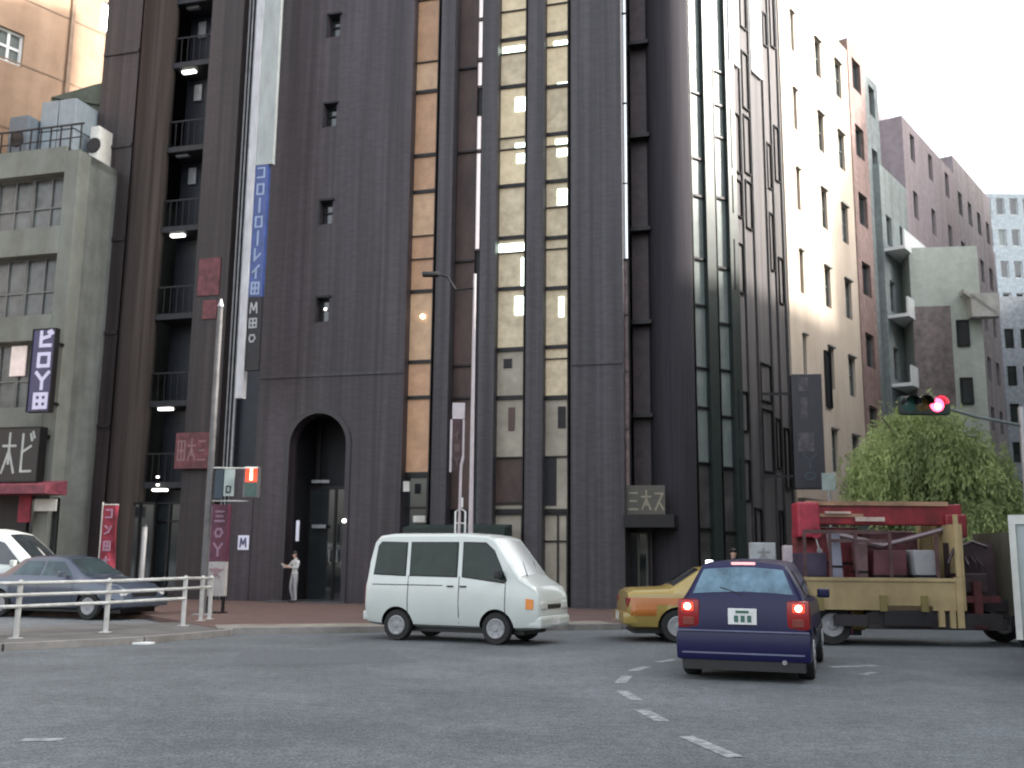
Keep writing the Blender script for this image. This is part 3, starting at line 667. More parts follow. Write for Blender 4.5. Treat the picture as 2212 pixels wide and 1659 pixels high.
pg = P(268, 200, 42); fg = Frame(pg.x, pg.y, 20)
gz = fg.z_(240, 180)
Gn = fthing('mossy_annex', 'low mossy green grey annex wedged between orange block and brown tower', 'building', fg)
box('annex_wall', M_green, Gn, fg.s_(110, 220), 0, 0, 6, 0, gz - 1.1); b = MB(); xl = fg.s_(110, 220)
b.prism([(xl, -.1, gz - 1.099), (0.0, -.1, gz - 1.099), (0, -.1, gz + .3), (fg.s_(205, 200), -.1, gz - .2)], (0, 6.1, 0)); b.build('roof', M_green, Gn)
b = MB(); b.prism([(fg.s_(165, 200), -.3, gz - 1.4), (0.05, -.3, gz - 2.2), (.05, -.3, gz - 1.95), (fg.s_(165, 200), -.3, gz - 1.15)], (0, .199, 0)); b.build('canopy_edge', M_frame, Gn)

# ================================================================== RIGHT SIDE OF THE STREET VIEW
def U(px, py, d=0): return fc.s_(px, py, d)
def V(px, py, d=0): return fc.z_(px, py, d)
Cb = fthing('cream_building', 'cream plastered building with narrow windows, blazing white where the sun hits', 'building', fc)
cs0, cs1 = eC + .01, U(1850, 350); ch = V(1848, 128)
hh = []
rows = [V(1722, 235), V(1730, 420), V(1738, 600), V(1735, 765)]
fh = (rows[0] - rows[3]) / 3
colx = [(U(1717, 235), .34), (U(1771, 300), .62), (U(1815, 350), .75)]
top = rows[0] + fh * 2
for r in range(7):
    zc = top - r * fh
    if zc < 3.6: continue
    for (x, ww) in colx: hh.append((x, x + ww, zc - .85, zc + .75))
hh = [h for h in hh if h[3] < ch - .3 and h[1] < cs1 - .1 and h[0] > cs0 + .05]
wall('plaster_wall', M_creamw, Cb, cs0, cs1, 0, ch, 0.05, .45, hh)
for h in hh:
    w = window(Cb, *h, .2, m=mat('street_window', (.12, .14, .14), rough=.15, var=.3), fr=mat('grey_sash', (.12, .125, .12)), t=.05, trans=(.55,), sill=False)  # pane colour lifted to carry the haze of the far street
    MB().box(h[0] - .03, h[1] + .03, -.05, .049, h[3] + .01, h[3] + .07).build('hood', mat('grey_sash', (.12, .125, .12)), w)
box('side_wall', M_creamw, Cb, cs1 - .4, cs1, .451, 9, 0, ch); box('roof_slab', M_creamw, Cb, cs0, cs1 - .401, .451, 9, ch - .3, ch - .01)
box('shopfront', M_glass, Cb, cs0 + .3, cs1 - .3, .0, .049, .3, 3.0)
box('shop_fascia', mat('shop_fascia_rose', (.16, .12, .11), var=.3), Cb, cs0 + .1, cs1 - .1, -.25, .049, 3.05, 3.7)
w = window(Cb, U(1784, 820), U(1796, 820), V(1790, 880), V(1790, 760), .02, m=M_navy, t=.04)

def block(name, label, p0, p1, ref, ytop, d, depth, m, fl=3.1, ww=.7, gap=.9, wm=None, first=3.4, balc=None, hs=None, mw=None):
    """a street building in the receding street line, own windows"""
    a, c = U(p0, ref, d) + .01, U(p1, ref, d); h = V((p0 + p1) / 2, ytop, d) if hs is None else hs
    o = fc.w(a, d); t = thing(name, label, 'building', (o.x, o.y, 0), fc.a); L = c - a; holes = []
    n = max(1, int((L - .3) / (ww + gap))); st = L / n
    z = first
    while z + 1.5 < h - .3:
        for i in range(n): x = st * (i + .5) - ww / 2; holes.append((x, x + ww, z, z + 1.45))
        z += fl
    wall('street_wall', m, t, 0, L, 0, h, 0, .4, holes)
    for q in holes: window(t, *q, .18, m=wm or mat('street_window', (.12, .14, .14)), fr=mat('grey_sash', (.12, .125, .12)), t=.05)
    if balc:
        z = first
        while z + 1.5 < h:
            bb = MB(); bb.box(.1, L - .1, -.9, -.002, z - .45, z - .3); bb.box(.1, L - .1, -.9, -.82, z - .299, z + .45); bb.build('balcony', balc, t); z += fl
    box('front_wall', mw or m, t, 0, .4, .401, depth, 0, h); box('rear_wall', m, t, L - .4, L, .401, depth, 0, h)
    box('roof_slab', m, t, .4, L - .4, .401, depth, h - .3, h - .002)
    box('shopfront', M_glass, t, .2, L - .2, -.03, -.002, .3, 2.8)
    return t, L, h
block('brick_infill_building', 'narrow reddish brown building squeezed beside the cream building', 1850, 1884, 500, 125, .0, 8, mat('red_brown_render', (.25, .17, .155), rough=.8, var=.2, dirt=.3), ww=1.1, gap=.5, wm=M_glass)
block('slate_building', 'slate grey building with white balconies beyond the brown infill', 1884, 1912, 500, 190, .3, 8, mat('slate_render', (.19, .22, .225), rough=.8, var=.2, dirt=.3), ww=.8, gap=.6)
block('balcony_building', 'blue grey building with bright white balcony fronts', 1912, 1968, 600, 392, -.0, 7, M_ggrey, ww=.8, gap=.8, balc=M_white)
t, L, h = block('mauve_building', 'big mauve brick building stepping down towards the right', 1968, 2075, 600, 330, .4, 12, M_mauve, ww=.8, gap=1.8, hs=V(1968, 272, .4))
box('roof_house', M_mauve, t, 1.0, 4.0, 1.5, 6, h, h + 1.2); 
MB().box(.2, 2.4, 5, 8, h - .001, h + 2.2).build('roof_plant', mat('teal_grey', (.17, .21, .2)), t)
block('rear_mauve_building', 'lower mauve brown building at the far end of the row', 2075, 2150, 600, 420, .6, 12, mat('mauve_brown', (.30, .26, .275), rough=.85, var=.15, dirt=.3), ww=.9, gap=.9, hs=V(2080, 362, .6))
# pale green block standing forward of the street line
pp_ = P(1972, 700, 44.5); fp = Frame(pp_.x, pp_.y, -8)
t = fthing('pale_green_building', 'pale green blank fronted building standing forward below the mauve building', 'building', fp)
x1 = fp.s_(2122, 700); zt = fp.z_(2050, 533)
wall('blank_wall', M_pale, t, 0, x1, 0, zt, 0, .4)
b = MB(); b.box(0, x1 * .55, -.05, -.002, fp.z_(2010, 880), fp.z_(2010, 662)); b.build('brown_panel', mat('brown_grey_panel', (.20, .165, .16), var=.25, dirt=.4), t)
for k in range(5):
    z = 3.2 + k * 2.6
    if z + 1.3 < zt - 3: window(t, x1 * .62, x1 * .8, z, z + 1.2, -.03, t=.05); 
box('balcony', M_offw, t, x1 * .8, x1 + .6, -.6, -.002, fp.z_(2130, 690), fp.z_(2130, 640))
box('street_wall', M_pale, t, x1 - .4, x1, .401, 7, 0, zt); box('left_wall', M_pale, t, 0, .4, .401, 7, 0, zt); box('roof_slab', M_pale, t, .4, x1 - .401, .401, 7, zt - .3, zt - .01)
b = MB(); b.prism([(x1 * .7, -.6, zt - 2.3), (x1 + .5, -.6, zt - 3.4), (x1 + .5, -.6, zt - 3.2), (x1 * .7, -.6, zt - 2.1)], (0, .597, 0)); b.build('stair_canopy', M_offw, t)
# far end
def farblock(name, label, p0, p1, ytop, Yd, m, nw, lit=None, deg=0):
    q = P(p0, 900, Yd); f = Frame(q.x, q.y, deg); t = fthing(name, label, 'building', f)
    x1 = f.s_(p1, 900); zt = f.z_(p0, ytop); holes = []; st = x1 / nw; z = 3.5
    while z + 1.9 < zt: 
        for i in range(nw): holes.append((st * (i + .2), st * (i + .8), z, z + 1.7))
        z += 3.2
    wall('front_wall', m, t, 0, x1, 0, zt, 0, .4, holes)
    for h_ in holes: window(t, *h_, .2, m=(lit if lit and random.random() < .4 else M_glass), t=.08, fr=M_white if lit else None)
    box('side_wall', m, t, 0, .4, .401, 10, 0, zt); box('side_wall', m, t, x1 - .4, x1, .401, 10, 0, zt); box('roof_slab', m, t, .4, x1 - .4, .401, 10, zt - .3, zt - .01)
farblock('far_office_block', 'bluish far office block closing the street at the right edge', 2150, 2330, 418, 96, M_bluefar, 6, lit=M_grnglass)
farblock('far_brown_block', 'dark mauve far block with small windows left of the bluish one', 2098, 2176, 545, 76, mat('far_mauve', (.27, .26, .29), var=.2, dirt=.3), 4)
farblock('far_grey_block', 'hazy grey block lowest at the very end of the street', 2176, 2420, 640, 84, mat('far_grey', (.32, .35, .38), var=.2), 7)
# buildings across the street, outside the frame: sited and sized to keep sun off the junction and far walls
def opposite(name, label, ox, oy, deg, L, Dp, h, m):
    f = Frame(ox, oy, deg); t = fthing(name, label, 'building', f); holes = []; n = int(L / 3); z = 4
    while z + 2 < h:
        for i in range(n): holes.append((i * L / n + .7, (i + 1) * L / n - .7, z, z + 1.7))
        z += 3.3
    wall('street_wall', m, t, 0, L, 0, h, 0, .4, holes)
    box('pane_wall', M_glass, t, .1, L - .1, .41, .5, .3, h - .5)
    box('body', m, t, 0, L, .6, Dp, 0, h - .05)
opposite('opposite_office', 'grey office building across the street, beyond the right edge of the view', 29.7, 44, 232.5, 26, 14, 18.5, M_ggrey)
opposite('opposite_shade_tower', 'unseen taller green grey building up the opposite street side, added to shade the far walls', 65, 90, 232.5, 57.9, 14, 34, M_green)
opposite('corner_shade_block', 'beige corner building to the right of the junction, unseen, placed to shade the road', 21, 23, -96, 62, 14, 23, M_pale)
#@@PART2

# ================================================================== VEHICLES
def interp(st, x):
    if x <= st[0][0]: return st[0]
    for a, c in zip(st, st[1:]):
        if x <= c[0]:
            t = (x - a[0]) / (c[0] - a[0]); return tuple(a[i] + (c[i] - a[i]) * t for i in range(len(a)))
    return st[-1]
class Car:
    """lofted shell. stations (x, zbottom, zbelt, ztop, wlow, wmax, wbelt, wtop)"""
    def __init__(s, st, crown=.03): s.st = st; s.crown = crown
    def sec(s, x):
        x, zb, zl, zt, w0, w1, w2, w3 = interp(s.st, x)
        zl = min(zl, zt - .07); zm = (zb + zl) / 2
        return [(0, zb), (w0 - .14, zb), (w0 - .03, zb + .05), (w0, zb + .14), (w1, zm), (w2 + (w1 - w2) * .35, zl - .06), (w2, zl), (w2 + (w3 - w2) * .5, (zl + zt - .05) / 2), (w3, zt - .055), (w3 - .03, zt - .014), (w3 - .09, zt), ((w3 - .09) * .5, zt + s.crown * .75), (0, zt + s.crown)]
    def shell(s, name, m, parent, wheels=(), wr=.33, side=.8, tw=.24):
        xs = []
        for a, c in zip(s.st, s.st[1:]):
            n = max(1, int((c[0] - a[0]) / .11)); xs += [a[0] + (c[0] - a[0]) * k / n for k in range(n)]
        xs.append(s.st[-1][0]); b = MB(); rings = []
        for x in xs:
            h = s.sec(x); pts = [(y, z) for y, z in h] + [(-y, z) for y, z in h[-2:0:-1]]
            rings.append([b.bm.verts.new((x, y, z)) for y, z in pts])
        n = len(rings[0])
        for i in range(len(rings) - 1):
            for k in range(n): b.bm.faces.new((rings[i][k], rings[i][(k + 1) % n], rings[i + 1][(k + 1) % n], rings[i + 1][k]))
        b.bm.faces.new(rings[0]); b.bm.faces.new(rings[-1][::-1])
        o = b.build(name, [m, M_black], parent)
        if wheels:
            cb = MB()
            for wx in wheels:
                for sy in (-1, 1): cb.lathe_y([(wr + .055, -.19), (wr + .055, .19)], (wx, sy * (side - .05), wr), n=26)
            c = cb.build('cutter', M_black)
            md = o.modifiers.new('cut', 'BOOLEAN'); md.operation = 'DIFFERENCE'; md.solver = 'EXACT'; md.object = c
            if o.parent: o.parent = None
            dg = bpy.context.evaluated_depsgraph_get(); me = bpy.data.meshes.new_from_object(o.evaluated_get(dg))
            o.modifiers.clear(); o.data = me; bpy.data.objects.remove(c); o.parent = parent
            for f in me.polygons:
                ce = f.center
                if any(math.hypot(ce.x - wx, ce.z - wr) < wr + .058 for wx in wheels) and abs(ce.y) < side + .2: f.material_index = 1 if len(me.materials) > 1 else 0
        me = o.data; me.polygons.foreach_set('use_smooth', [True] * len(me.polygons)); me.set_sharp_from_angle(angle=R(30))
        return o
    def ysurf(s, x, z):
        h = s.sec(x)[2:10]
        for a, c in zip(h, h[1:]):
            if a[1] <= z <= c[1] and c[1] > a[1]: return a[0] + (c[0] - a[0]) * (z - a[1]) / (c[1] - a[1])
        return h[-1][0] if z > h[-1][1] else h[0][0]
    def side_patch(s, name, poly, m, parent, sy=1, off=.006, shrink=0, sub=6):
        """patch on the body side from an (x, z) outline"""
        c = (sum(p[0] for p in poly) / len(poly), sum(p[1] for p in poly) / len(poly))
        pts = []
        for a, d in zip(poly, poly[1:] + poly[:1]):
            for k in range(sub): pts.append((a[0] + (d[0] - a[0]) * k / sub, a[1] + (d[1] - a[1]) * k / sub))
        b = MB(); R_ = []
        for f in (1.0, .66, .33):
            R_.append([b.bm.verts.new((c[0] + (p[0] - c[0]) * f, sy * (s.ysurf(c[0] + (p[0] - c[0]) * f, c[1] + (p[1] - c[1]) * f) + off), c[1] + (p[1] - c[1]) * f)) for p in pts])
        rim = [b.bm.verts.new((v.co.x, v.co.y - sy * (off + .01), v.co.z)) for v in R_[0]]
        cc = b.bm.verts.new((c[0], sy * (s.ysurf(*c) + off), c[1])); n = len(pts)
        for u, v in ((rim, R_[0]), (R_[0], R_[1]), (R_[1], R_[2])):
            for k in range(n): b.bm.faces.new((u[k], u[(k + 1) % n], v[(k + 1) % n], v[k]))
        for k in range(n): b.bm.faces.new((R_[2][k], R_[2][(k + 1) % n], cc))
        return b.build(name, m, parent)
    def top_patch(s, name, xa, xb, ya, yb, m, parent, off=.006, n=8):
        """patch on the upper surface between stations xa..xb, half widths ya..yb"""
        b = MB(); g_ = []
        for i in range(n + 1):
            t = i / n; x = xa + (xb - xa) * t; st = interp(s.st, x); e = .004
            z1, z0 = interp(s.st, x + e)[3], interp(s.st, x - e)[3]; nrm = Vector((-(z1 - z0), 0, 2 * e)).normalized()
            hw = ya + (yb - ya) * t; row = []
            for k in range(9):
                y = hw * (-1 + k / 4); wt = st[7] - .09; zz = st[3] + s.crown * (1 - (abs(y) / max(.1, wt)) ** 1.6)
                row.append(b.bm.verts.new(Vector((x, y, zz)) + nrm * off))
            g_.append(row)
        for i in range(n):
            for k in range(8): b.bm.faces.new((g_[i][k], g_[i][k + 1], g_[i + 1][k + 1], g_[i + 1][k]))
        ex = bmesh.ops.extrude_face_region(b.bm, geom=b.bm.faces[:]); vs = [v for v in ex['geom'] if isinstance(v, bmesh.types.BMVert)]
        xm = (xa + xb) / 2; e = .01; dz = interp(s.st, xm + e)[3] - interp(s.st, xm - e)[3]; nr = Vector((-dz, 0, 2 * e)).normalized()
        bmesh.ops.translate(b.bm, verts=vs, vec=-nr * (off + .012))
        return b.build(name, m, parent, smooth=True)
def wheels(parent, xs, side, wr, rim_m, tw=.17):
    for x in xs:
        for sy in (-1, 1):
            c = (x, sy * side, wr)
            w = MB().lathe_y([(wr * .62, -tw), (wr * .93, -tw), (wr, -tw + .03), (wr, -.03), (wr * .94, 0), (wr * .62, -.004)], c, yflip=sy).build('wheel', M_rubber, parent, smooth=True)
            b = MB(); b.lathe_y([(wr * .63, -.003), (wr * .62, .008), (wr * .56, .012), (wr * .50, .003), (wr * .2, .006), (wr * .16, .018)], c, n=24, yflip=sy)
            for k in range(6):
                a = k * math.pi / 3; r = wr * .4
                b.lathe_y([(wr * .075, .0), (wr * .07, .012)], (x + r * math.cos(a), sy * side, wr + r * math.sin(a)), n=8, yflip=sy)
            b.build('rim', rim_m, w, smooth=True)
M_rim = mat('silver_rim', (.26, .26, .27), rough=.45, metal=.15)
M_amber = mat('amber_lens', (.6, .2, .03), rough=.25)
M_lens = mat('clear_lens', (.7, .72, .7), rough=.12, metal=.3)
M_redlens = mat('red_lens', (.22, .010, .012), rough=.25)
M_redlit = mat('lit_brake_lens', (.6, .05, .03), emit=(1, .07, .025), es=.9)
M_redhot = mat('lit_brake_bulb', (1, .5, .35), emit=(1, .55, .4), es=3.0)
M_vanw = mat('van_white_paint', (.50, .53, .50), rough=.28, var=.03, coat=.6, scale=2)
M_plate = mat('number_plate', (.62, .62, .60), rough=.5)
def put(o, pos, heading):
    """heading: degrees from +Y towards +X that the vehicle's nose (local +x) points"""
    o.location = (pos.x, pos.y, 0); o.rotation_euler.z = R(90 - heading); return o

# ---- white kei van
van = thing('white_van', 'small white van with dark side windows crossing the junction', 'van')
VS = [(-1.70, .36, .80, .86, .66, .70, .68, .64), (-1.69, .30, 1.0, 1.08, .68, .72, .69, .64), (-1.64, .28, 1.12, 1.45, .70, .73, .70, .62), (-1.56, .27, 1.14, 1.78, .70, .735, .70, .60), (-1.46, .26, 1.15, 1.88, .70, .735, .70, .60), (-1.2, .25, 1.15, 1.915, .70, .735, .70, .60),
      (0.3, .25, 1.13, 1.915, .70, .735, .70, .60), (.72, .25, 1.11, 1.88, .70, .735, .70, .59), (.86, .25, 1.10, 1.83, .70, .735, .70, .585), (1.38, .25, 1.03, 1.16, .70, .73, .69, .66), (1.54, .26, 1.0, 1.07, .70, .72, .69, .66), (1.68, .28, .93, .99, .69, .71, .68, .65), (1.74, .30, .80, .87, .68, .70, .68, .65), (1.76, .34, .62, .70, .65, .67, .66, .62)]
VS = [tuple(v[:7]) + (min(v[7] + .035, v[6]),) for v in VS]; cv = Car(VS, crown=.02)
cv.shell('body', M_vanw, van, wheels=(-1.03, .95), wr=.275, side=.70)
for sy in (-1, 1):
    for nm, poly in (('window', [(-1.53, 1.19), (-.88, 1.17), (-.88, 1.74), (-1.40, 1.75), (-1.47, 1.68)]), ('window', [(-.76, 1.17), (.16, 1.16), (.16, 1.74), (-.76, 1.74)]), ('window', [(.30, 1.16), (1.08, 1.07), (1.13, 1.12), (.88, 1.60), (.72, 1.73), (.30, 1.74)])):
        c = (sum(p[0] for p in poly) / len(poly), sum(p[1] for p in poly) / len(poly))
        fr = cv.side_patch('window_frame', [(c[0] + (p[0] - c[0]) * 1.06, c[1] + (p[1] - c[1]) * 1.08) for p in poly], M_frame, van, sy, off=.004)
        cv.side_patch('window', poly, mat('green_tint_glass', (.012, .024, .019), rough=.12, spec=.3, var=.2), van, sy, off=.010)
    for xx, zz in ((-.81, .42), (.22, .34), (1.12, .40)):   # shut lines
        cv.side_patch('shut_line', [(xx, zz), (xx + .014, zz), (xx + .014, 1.16), (xx, 1.16)], M_black, van, sy, off=.003, sub=8)
    cv.side_patch('slide_rail', [(-1.55, .985), (-.1, .985), (-.1, 1.0), (-1.55, 1.0)], M_frame, van, sy, off=.004)
    for xx in (.08, .34): MB().box(xx - .09, xx + .04, sy * .715 - .02, sy * .715 + .035, .965, .995, bev=.006).build('door_handle', M_black, van)
    MB().box(.97, 1.08, min(sy * .72, sy * .86), max(sy * .72, sy * .86), 1.13, 1.28, bev=.03).build('mirror', M_black, van)
    cv.side_patch('turn_signal', [(1.52, .62), (1.66, .62), (1.66, .78), (1.52, .80)], M_amber, van, sy, off=.012)
    MB().box(1.55, 1.775, min(sy * .36, sy * .62), max(sy * .36, sy * .62), .60, .745, bev=.03).build('headlight', M_lens, van)
    MB().box(-1.73, -1.60, min(sy * .52, sy * .68), max(sy * .52, sy * .68), .62, .98, bev=.02).build('tail_light', M_redlens, van)
cv.top_patch('windscreen', .885, 1.37, .50, .60, mat('windscreen_glare_glass', (.80, .84, .84), rough=.22, metal=.9, var=.02), van)
MB().box(1.58, 1.778, -.30, .30, .62, .70, bev=.015).build('grille', M_black, van)
MB().box(1.52, 1.80, -.69, .69, .30, .50, bev=.05).build('bumper', M_vanw, van)
MB().box(1.79, 1.81, -.17, .17, .34, .46).build('number_plate', M_plate, van)
MB().box(-1.76, -1.58, -.69, .69, .34, .52, bev=.05).build('bumper', M_vanw, van)
MB().box(-1.3, 1.4, -.5, .5, .17, .26).build('chassis', M_black, van)
wheels(van, (-1.03, .95), .705, .275, M_rim)
b = MB()
for k in range(2): b.tube([(1.40 - k * .03, -.35 + k * .5, 1.165), (1.2, -.1 + k * .5, 1.42)], .008, 5)
b.build('wiper', M_black, van)
ga = G(857, 1388); gb = G(1068, 1391)
put(van, G(1003, 1383), 90 + 24)
VAN_T = (ga, gb)

# ---- blue hatchback
hat = thing('blue_hatchback', 'dark blue hatchback seen from behind with both brake lights glowing', 'car')
HS = [(-1.90, .34, .52, .62, .70, .73, .72, .66), (-1.885, .26, .70, .80, .74, .78, .76, .70), (-1.86, .24, .88, .97, .76, .80, .77, .72), (-1.84, .23, .93, 1.03, .77, .815, .775, .70), (-1.70, .22, .95, 1.34, .78, .82, .775, .57), (-1.62, .22, .95, 1.42, .78, .825, .775, .545), (-1.15, .22, .95, 1.455, .78, .83, .775, .54), (-.2, .2, .94, 1.47, .78, .83, .775, .55), (.25, .2, .93, 1.42, .78, .83, .775, .56), (.45, .2, .93, 1.36, .78, .83, .775, .57), (1.02, .2, .92, 1.0, .78, .825, .77, .68), (1.2, .2, .88, .95, .78, .82, .76, .68), (1.75, .22, .70, .78, .75, .79, .72, .64), (1.88, .26, .58, .66, .70, .74, .70, .60), (1.93, .32, .48, .54, .62, .66, .64, .55)]
ch_ = Car(HS)
M_hat = mat('dark_blue_paint', (.006, .006, .045), rough=.35, coat=.12, spec=.3, var=.03)
ch_.shell('body', M_hat, hat, wheels=(-1.3, 1.2), wr=.30, side=.79)
for sy in (-1, 1):
    for poly in ([(-1.52, 1.02), (-.62, 1.0), (-.62, 1.34), (-1.40, 1.34)], [(-.54, 1.0), (.62, .99), (.32, 1.30), (-.1, 1.34), (-.54, 1.34)]):
        ch_.side_patch('window', poly, M_glass, hat, sy, off=.008)
    MB().box(.40, .52, min(sy * .80, sy * .97), max(sy * .80, sy * .97), .96, 1.09, bev=.03).build('mirror', M_hat, hat)
    b = MB(); b.box(-1.905, -1.68, min(sy * .53, sy * .81), max(sy * .53, sy * .81), .62, .98, bev=.05); tl = b.build('tail_light', M_redlens, hat, smooth=True)
    MB().box(-1.905, -1.88, min(sy * .60, sy * .76), max(sy * .60, sy * .76), .83, .94, bev=.01).build('brake_lens', M_redlit, tl)
    MB().lathe_y([(.042, -.02), (.042, .02)], (0, 0, 0), n=16).build('brake_bulb', M_redhot, tl, loc=(-1.912, sy * .68, .89), rz=R(90))
    MB().box(-1.912, -1.89, min(sy * .60, sy * .74), max(sy * .60, sy * .74), .66, .76, bev=.01).build('reverse_lens', mat('smoked_amber', (.16, .03, .02)), tl)
    ch_.side_patch('side_strip', [(-1.0, .53), (1.0, .53), (1.0, .58), (-1.0, .58)], M_frame, hat, sy, off=.012)
rg = ch_.top_patch('rear_window', -1.832, -1.69, .62, .49, mat('rear_glass_blue', (.10, .16, .20), rough=.12, metal=.5, var=.35, scale=3), hat)
ch_.top_patch('windscreen', .47, 1.0, .48, .58, M_glass, hat)
MB().box(-1.66, -1.58, -.15, .15, 1.41, 1.445, bev=.01).build('high_brake_light', mat('pinkish_brake_lens', (.6, .2, .2), emit=(1, .35, .35), es=.35), hat)
MB().box(-1.99, -1.70, -.82, .82, .24, .60, bev=.06).build('bumper', M_hat, hat, smooth=True)
MB().box(-2.0, -1.975, -.80, .80, .595, .612).build('bumper_moulding', mat('moulding_sheen', (.12, .13, .2), rough=.3), hat)
MB().box(-1.995, -1.95, -.74, .74, .325, .345).build('bumper_lip', mat('moulding_sheen', (.12, .13, .2)), hat)
MB().box(-1.96, -1.2, -.74, .74, .13, .30).build('underbody', M_black, hat)
np_ = MB().box(-1.915, -1.872, -.175, .175, .68, .875, bev=.004).build('number_plate', M_plate, hat)
b = MB()
for k, (y0, y1) in enumerate(((-.11, -.06), (-.03, .02), (.05, .10))): b.box(-1.922, -1.916, y0, y1, .71, .79)
b.box(-1.922, -1.916, -.08, .08, .82, .85); b.build('plate_characters', mat('plate_green', (.05, .12, .09)), np_)
MB().tube([(-1.85, .0, 1.045), (-1.81, .28, 1.13)], .008, 5).tube([(-1.82, 0, 1.03), (-1.80, 0, 1.05)], .02, 6).build('wiper', M_black, hat)
MB().tube([(-1.92, -.5, .25), (-1.99, -.5, .245)], .03, 10).build('exhaust', M_steel, hat)
wheels(hat, (-1.3, 1.2), .815, .30, M_rim, tw=.20)
g0 = G(1600, 1467); hd = 19.0
fw = Vector((math.sin(R(hd)), math.cos(R(hd)), 0)); put(hat, g0 + fw * 1.66 + Vector((.07, 0, 0)), hd)

# ---- sedans
SS = [(-2.25, .38, .62, .70, .72, .75, .74, .66), (-2.22, .28, .84, .93, .76, .80, .77, .70), (-2.12, .25, .90, .99, .78, .83, .79, .72), (-1.45, .24, .93, 1.02, .79, .845, .80, .70), (-1.38, .24, .93, 1.05, .79, .845, .80, .69), (-.85, .22, .94, 1.39, .79, .85, .80, .60), (-.55, .22, .94, 1.44, .79, .85, .80, .585), (.1, .22, .93, 1.45, .79, .85, .80, .585), (.42, .22, .93, 1.40, .79, .85, .80, .59), (1.08, .22, .92, 1.0, .79, .85, .79, .70), (1.25, .22, .88, .96, .79, .845, .78, .70), (2.05, .24, .74, .82, .77, .81, .75, .66), (2.2, .28, .62, .70, .73, .77, .72, .62), (2.26, .34, .5, .56, .66, .7, .68, .58)]
def sedan(name, label, cat, body_m, glass_m, nose_light=True):
    t = thing(name, label, cat); c = Car(SS); c.shell('body', body_m, t, wheels=(-1.32, 1.35), wr=.31, side=.81)
    for sy in (-1, 1):
        for poly in ([(-1.02, 1.01), (-.18, 1.0), (-.18, 1.33), (-.72, 1.33)], [(-.1, 1.0), (.78, .99), (.40, 1.31), (-.1, 1.34)]): c.side_patch('window', poly, glass_m, t, sy, off=.008)
        MB().box(.55, .68, min(sy * .82, sy * 1.0), max(sy * .82, sy * 1.0), .97, 1.1, bev=.03).build('mirror', body_m, t)
        for xx in (-1.0, -.14, .86): c.side_patch('shut_line', [(xx, .36), (xx + .014, .36), (xx + .014, .95), (xx, .95)], M_black, t, sy, off=.003, sub=6)
        for xx in (-.3, .6): MB().box(xx - .1, xx + .04, sy * .835 - .025, sy * .835 + .03, .82, .85, bev=.006).build('door_handle', M_steel, t)
        MB().box(-2.245, -2.0, min(sy * .5, sy * .79), max(sy * .5, sy * .79), .66, .84, bev=.02).build('tail_light', M_redlens, t)
        MB().box(2.0, 2.235, min(sy * .46, sy * .74), max(sy * .46, sy * .74), .55, .68, bev=.03).build('headlight', M_lens, t)
    c.top_patch('windscreen', .45, 1.06, .50, .60, glass_m, t); c.top_patch('rear_window', -1.36, -.87, .60, .50, glass_m, t)
    MB().box(-2.33, -2.05, -.80, .80, .34, .56, bev=.05).build('bumper', body_m, t, smooth=True); MB().box(2.05, 2.33, -.78, .78, .30, .52, bev=.05).build('bumper', body_m, t, smooth=True)
    MB().box(2.2, 2.27, -.42, .42, .54, .64, bev=.01).build('grille', M_black, t); MB().box(-2.1, 2.1, -.6, .6, .16, .26).build('underbody', M_black, t)
    MB().box(-2.345, -2.325, -.165, .165, .40, .55).build('number_plate', M_plate, t)
    wheels(t, (-1.32, 1.35), .82, .31, M_rim)
    return t, c
M_taxi = mat('taxi_yellow_paint', (.30, .215, .055), rough=.3, coat=.5, var=.04)
M_taxio = mat('taxi_orange_paint', (.38, .12, .02), rough=.3, coat=.5, var=.04)
taxi, ct = sedan('yellow_taxi', 'yellow and orange taxi half hidden behind the blue hatchback', 'taxi', M_taxi, M_glass)
for sy in (-1, 1): ct.side_patch('colour_band', [(-2.18, .50), (-1.72, .50), (-1.70, .84), (-2.18, .84)], M_taxio, taxi, sy, off=.005); ct.side_patch('colour_band', [(-1.71, .71), (-.93, .71), (-.93, .84), (-1.71, .84)], M_taxio, taxi, sy, off=.005); ct.side_patch('colour_band', [(-.92, .50), (.90, .50), (.90, .84), (-.92, .84)], M_taxio, taxi, sy, off=.005)
b = MB(); b.box(-.62, -.5, -.09, .09, 1.47, 1.57, bev=.03); b.build('roof_lamp', M_lampw, taxi, smooth=True)
gt = G(1338, 1388); hd = 89.0; fw = Vector((math.sin(R(hd)), math.cos(R(hd)), 0)); rt = Vector((math.cos(R(hd)), -math.sin(R(hd)), 0))
put(taxi, gt + fw * 2.36 + Vector((.02, .80, 0)), hd); taxi.scale = (1, 1, .95)

slate, _c = sedan('slate_sedan', 'slate blue sedan parked behind the white railing', 'car', mat('slate_blue_paint', (.055, .068, .095), rough=.28, coat=.6, var=.04, metal=.2), mat('sedan_glass', (.04, .06, .065), rough=.1, metal=.2, var=.3, scale=3))
q = G(150, 1338); put(slate, q + Vector((-.5, 1.0, 0)), 110)

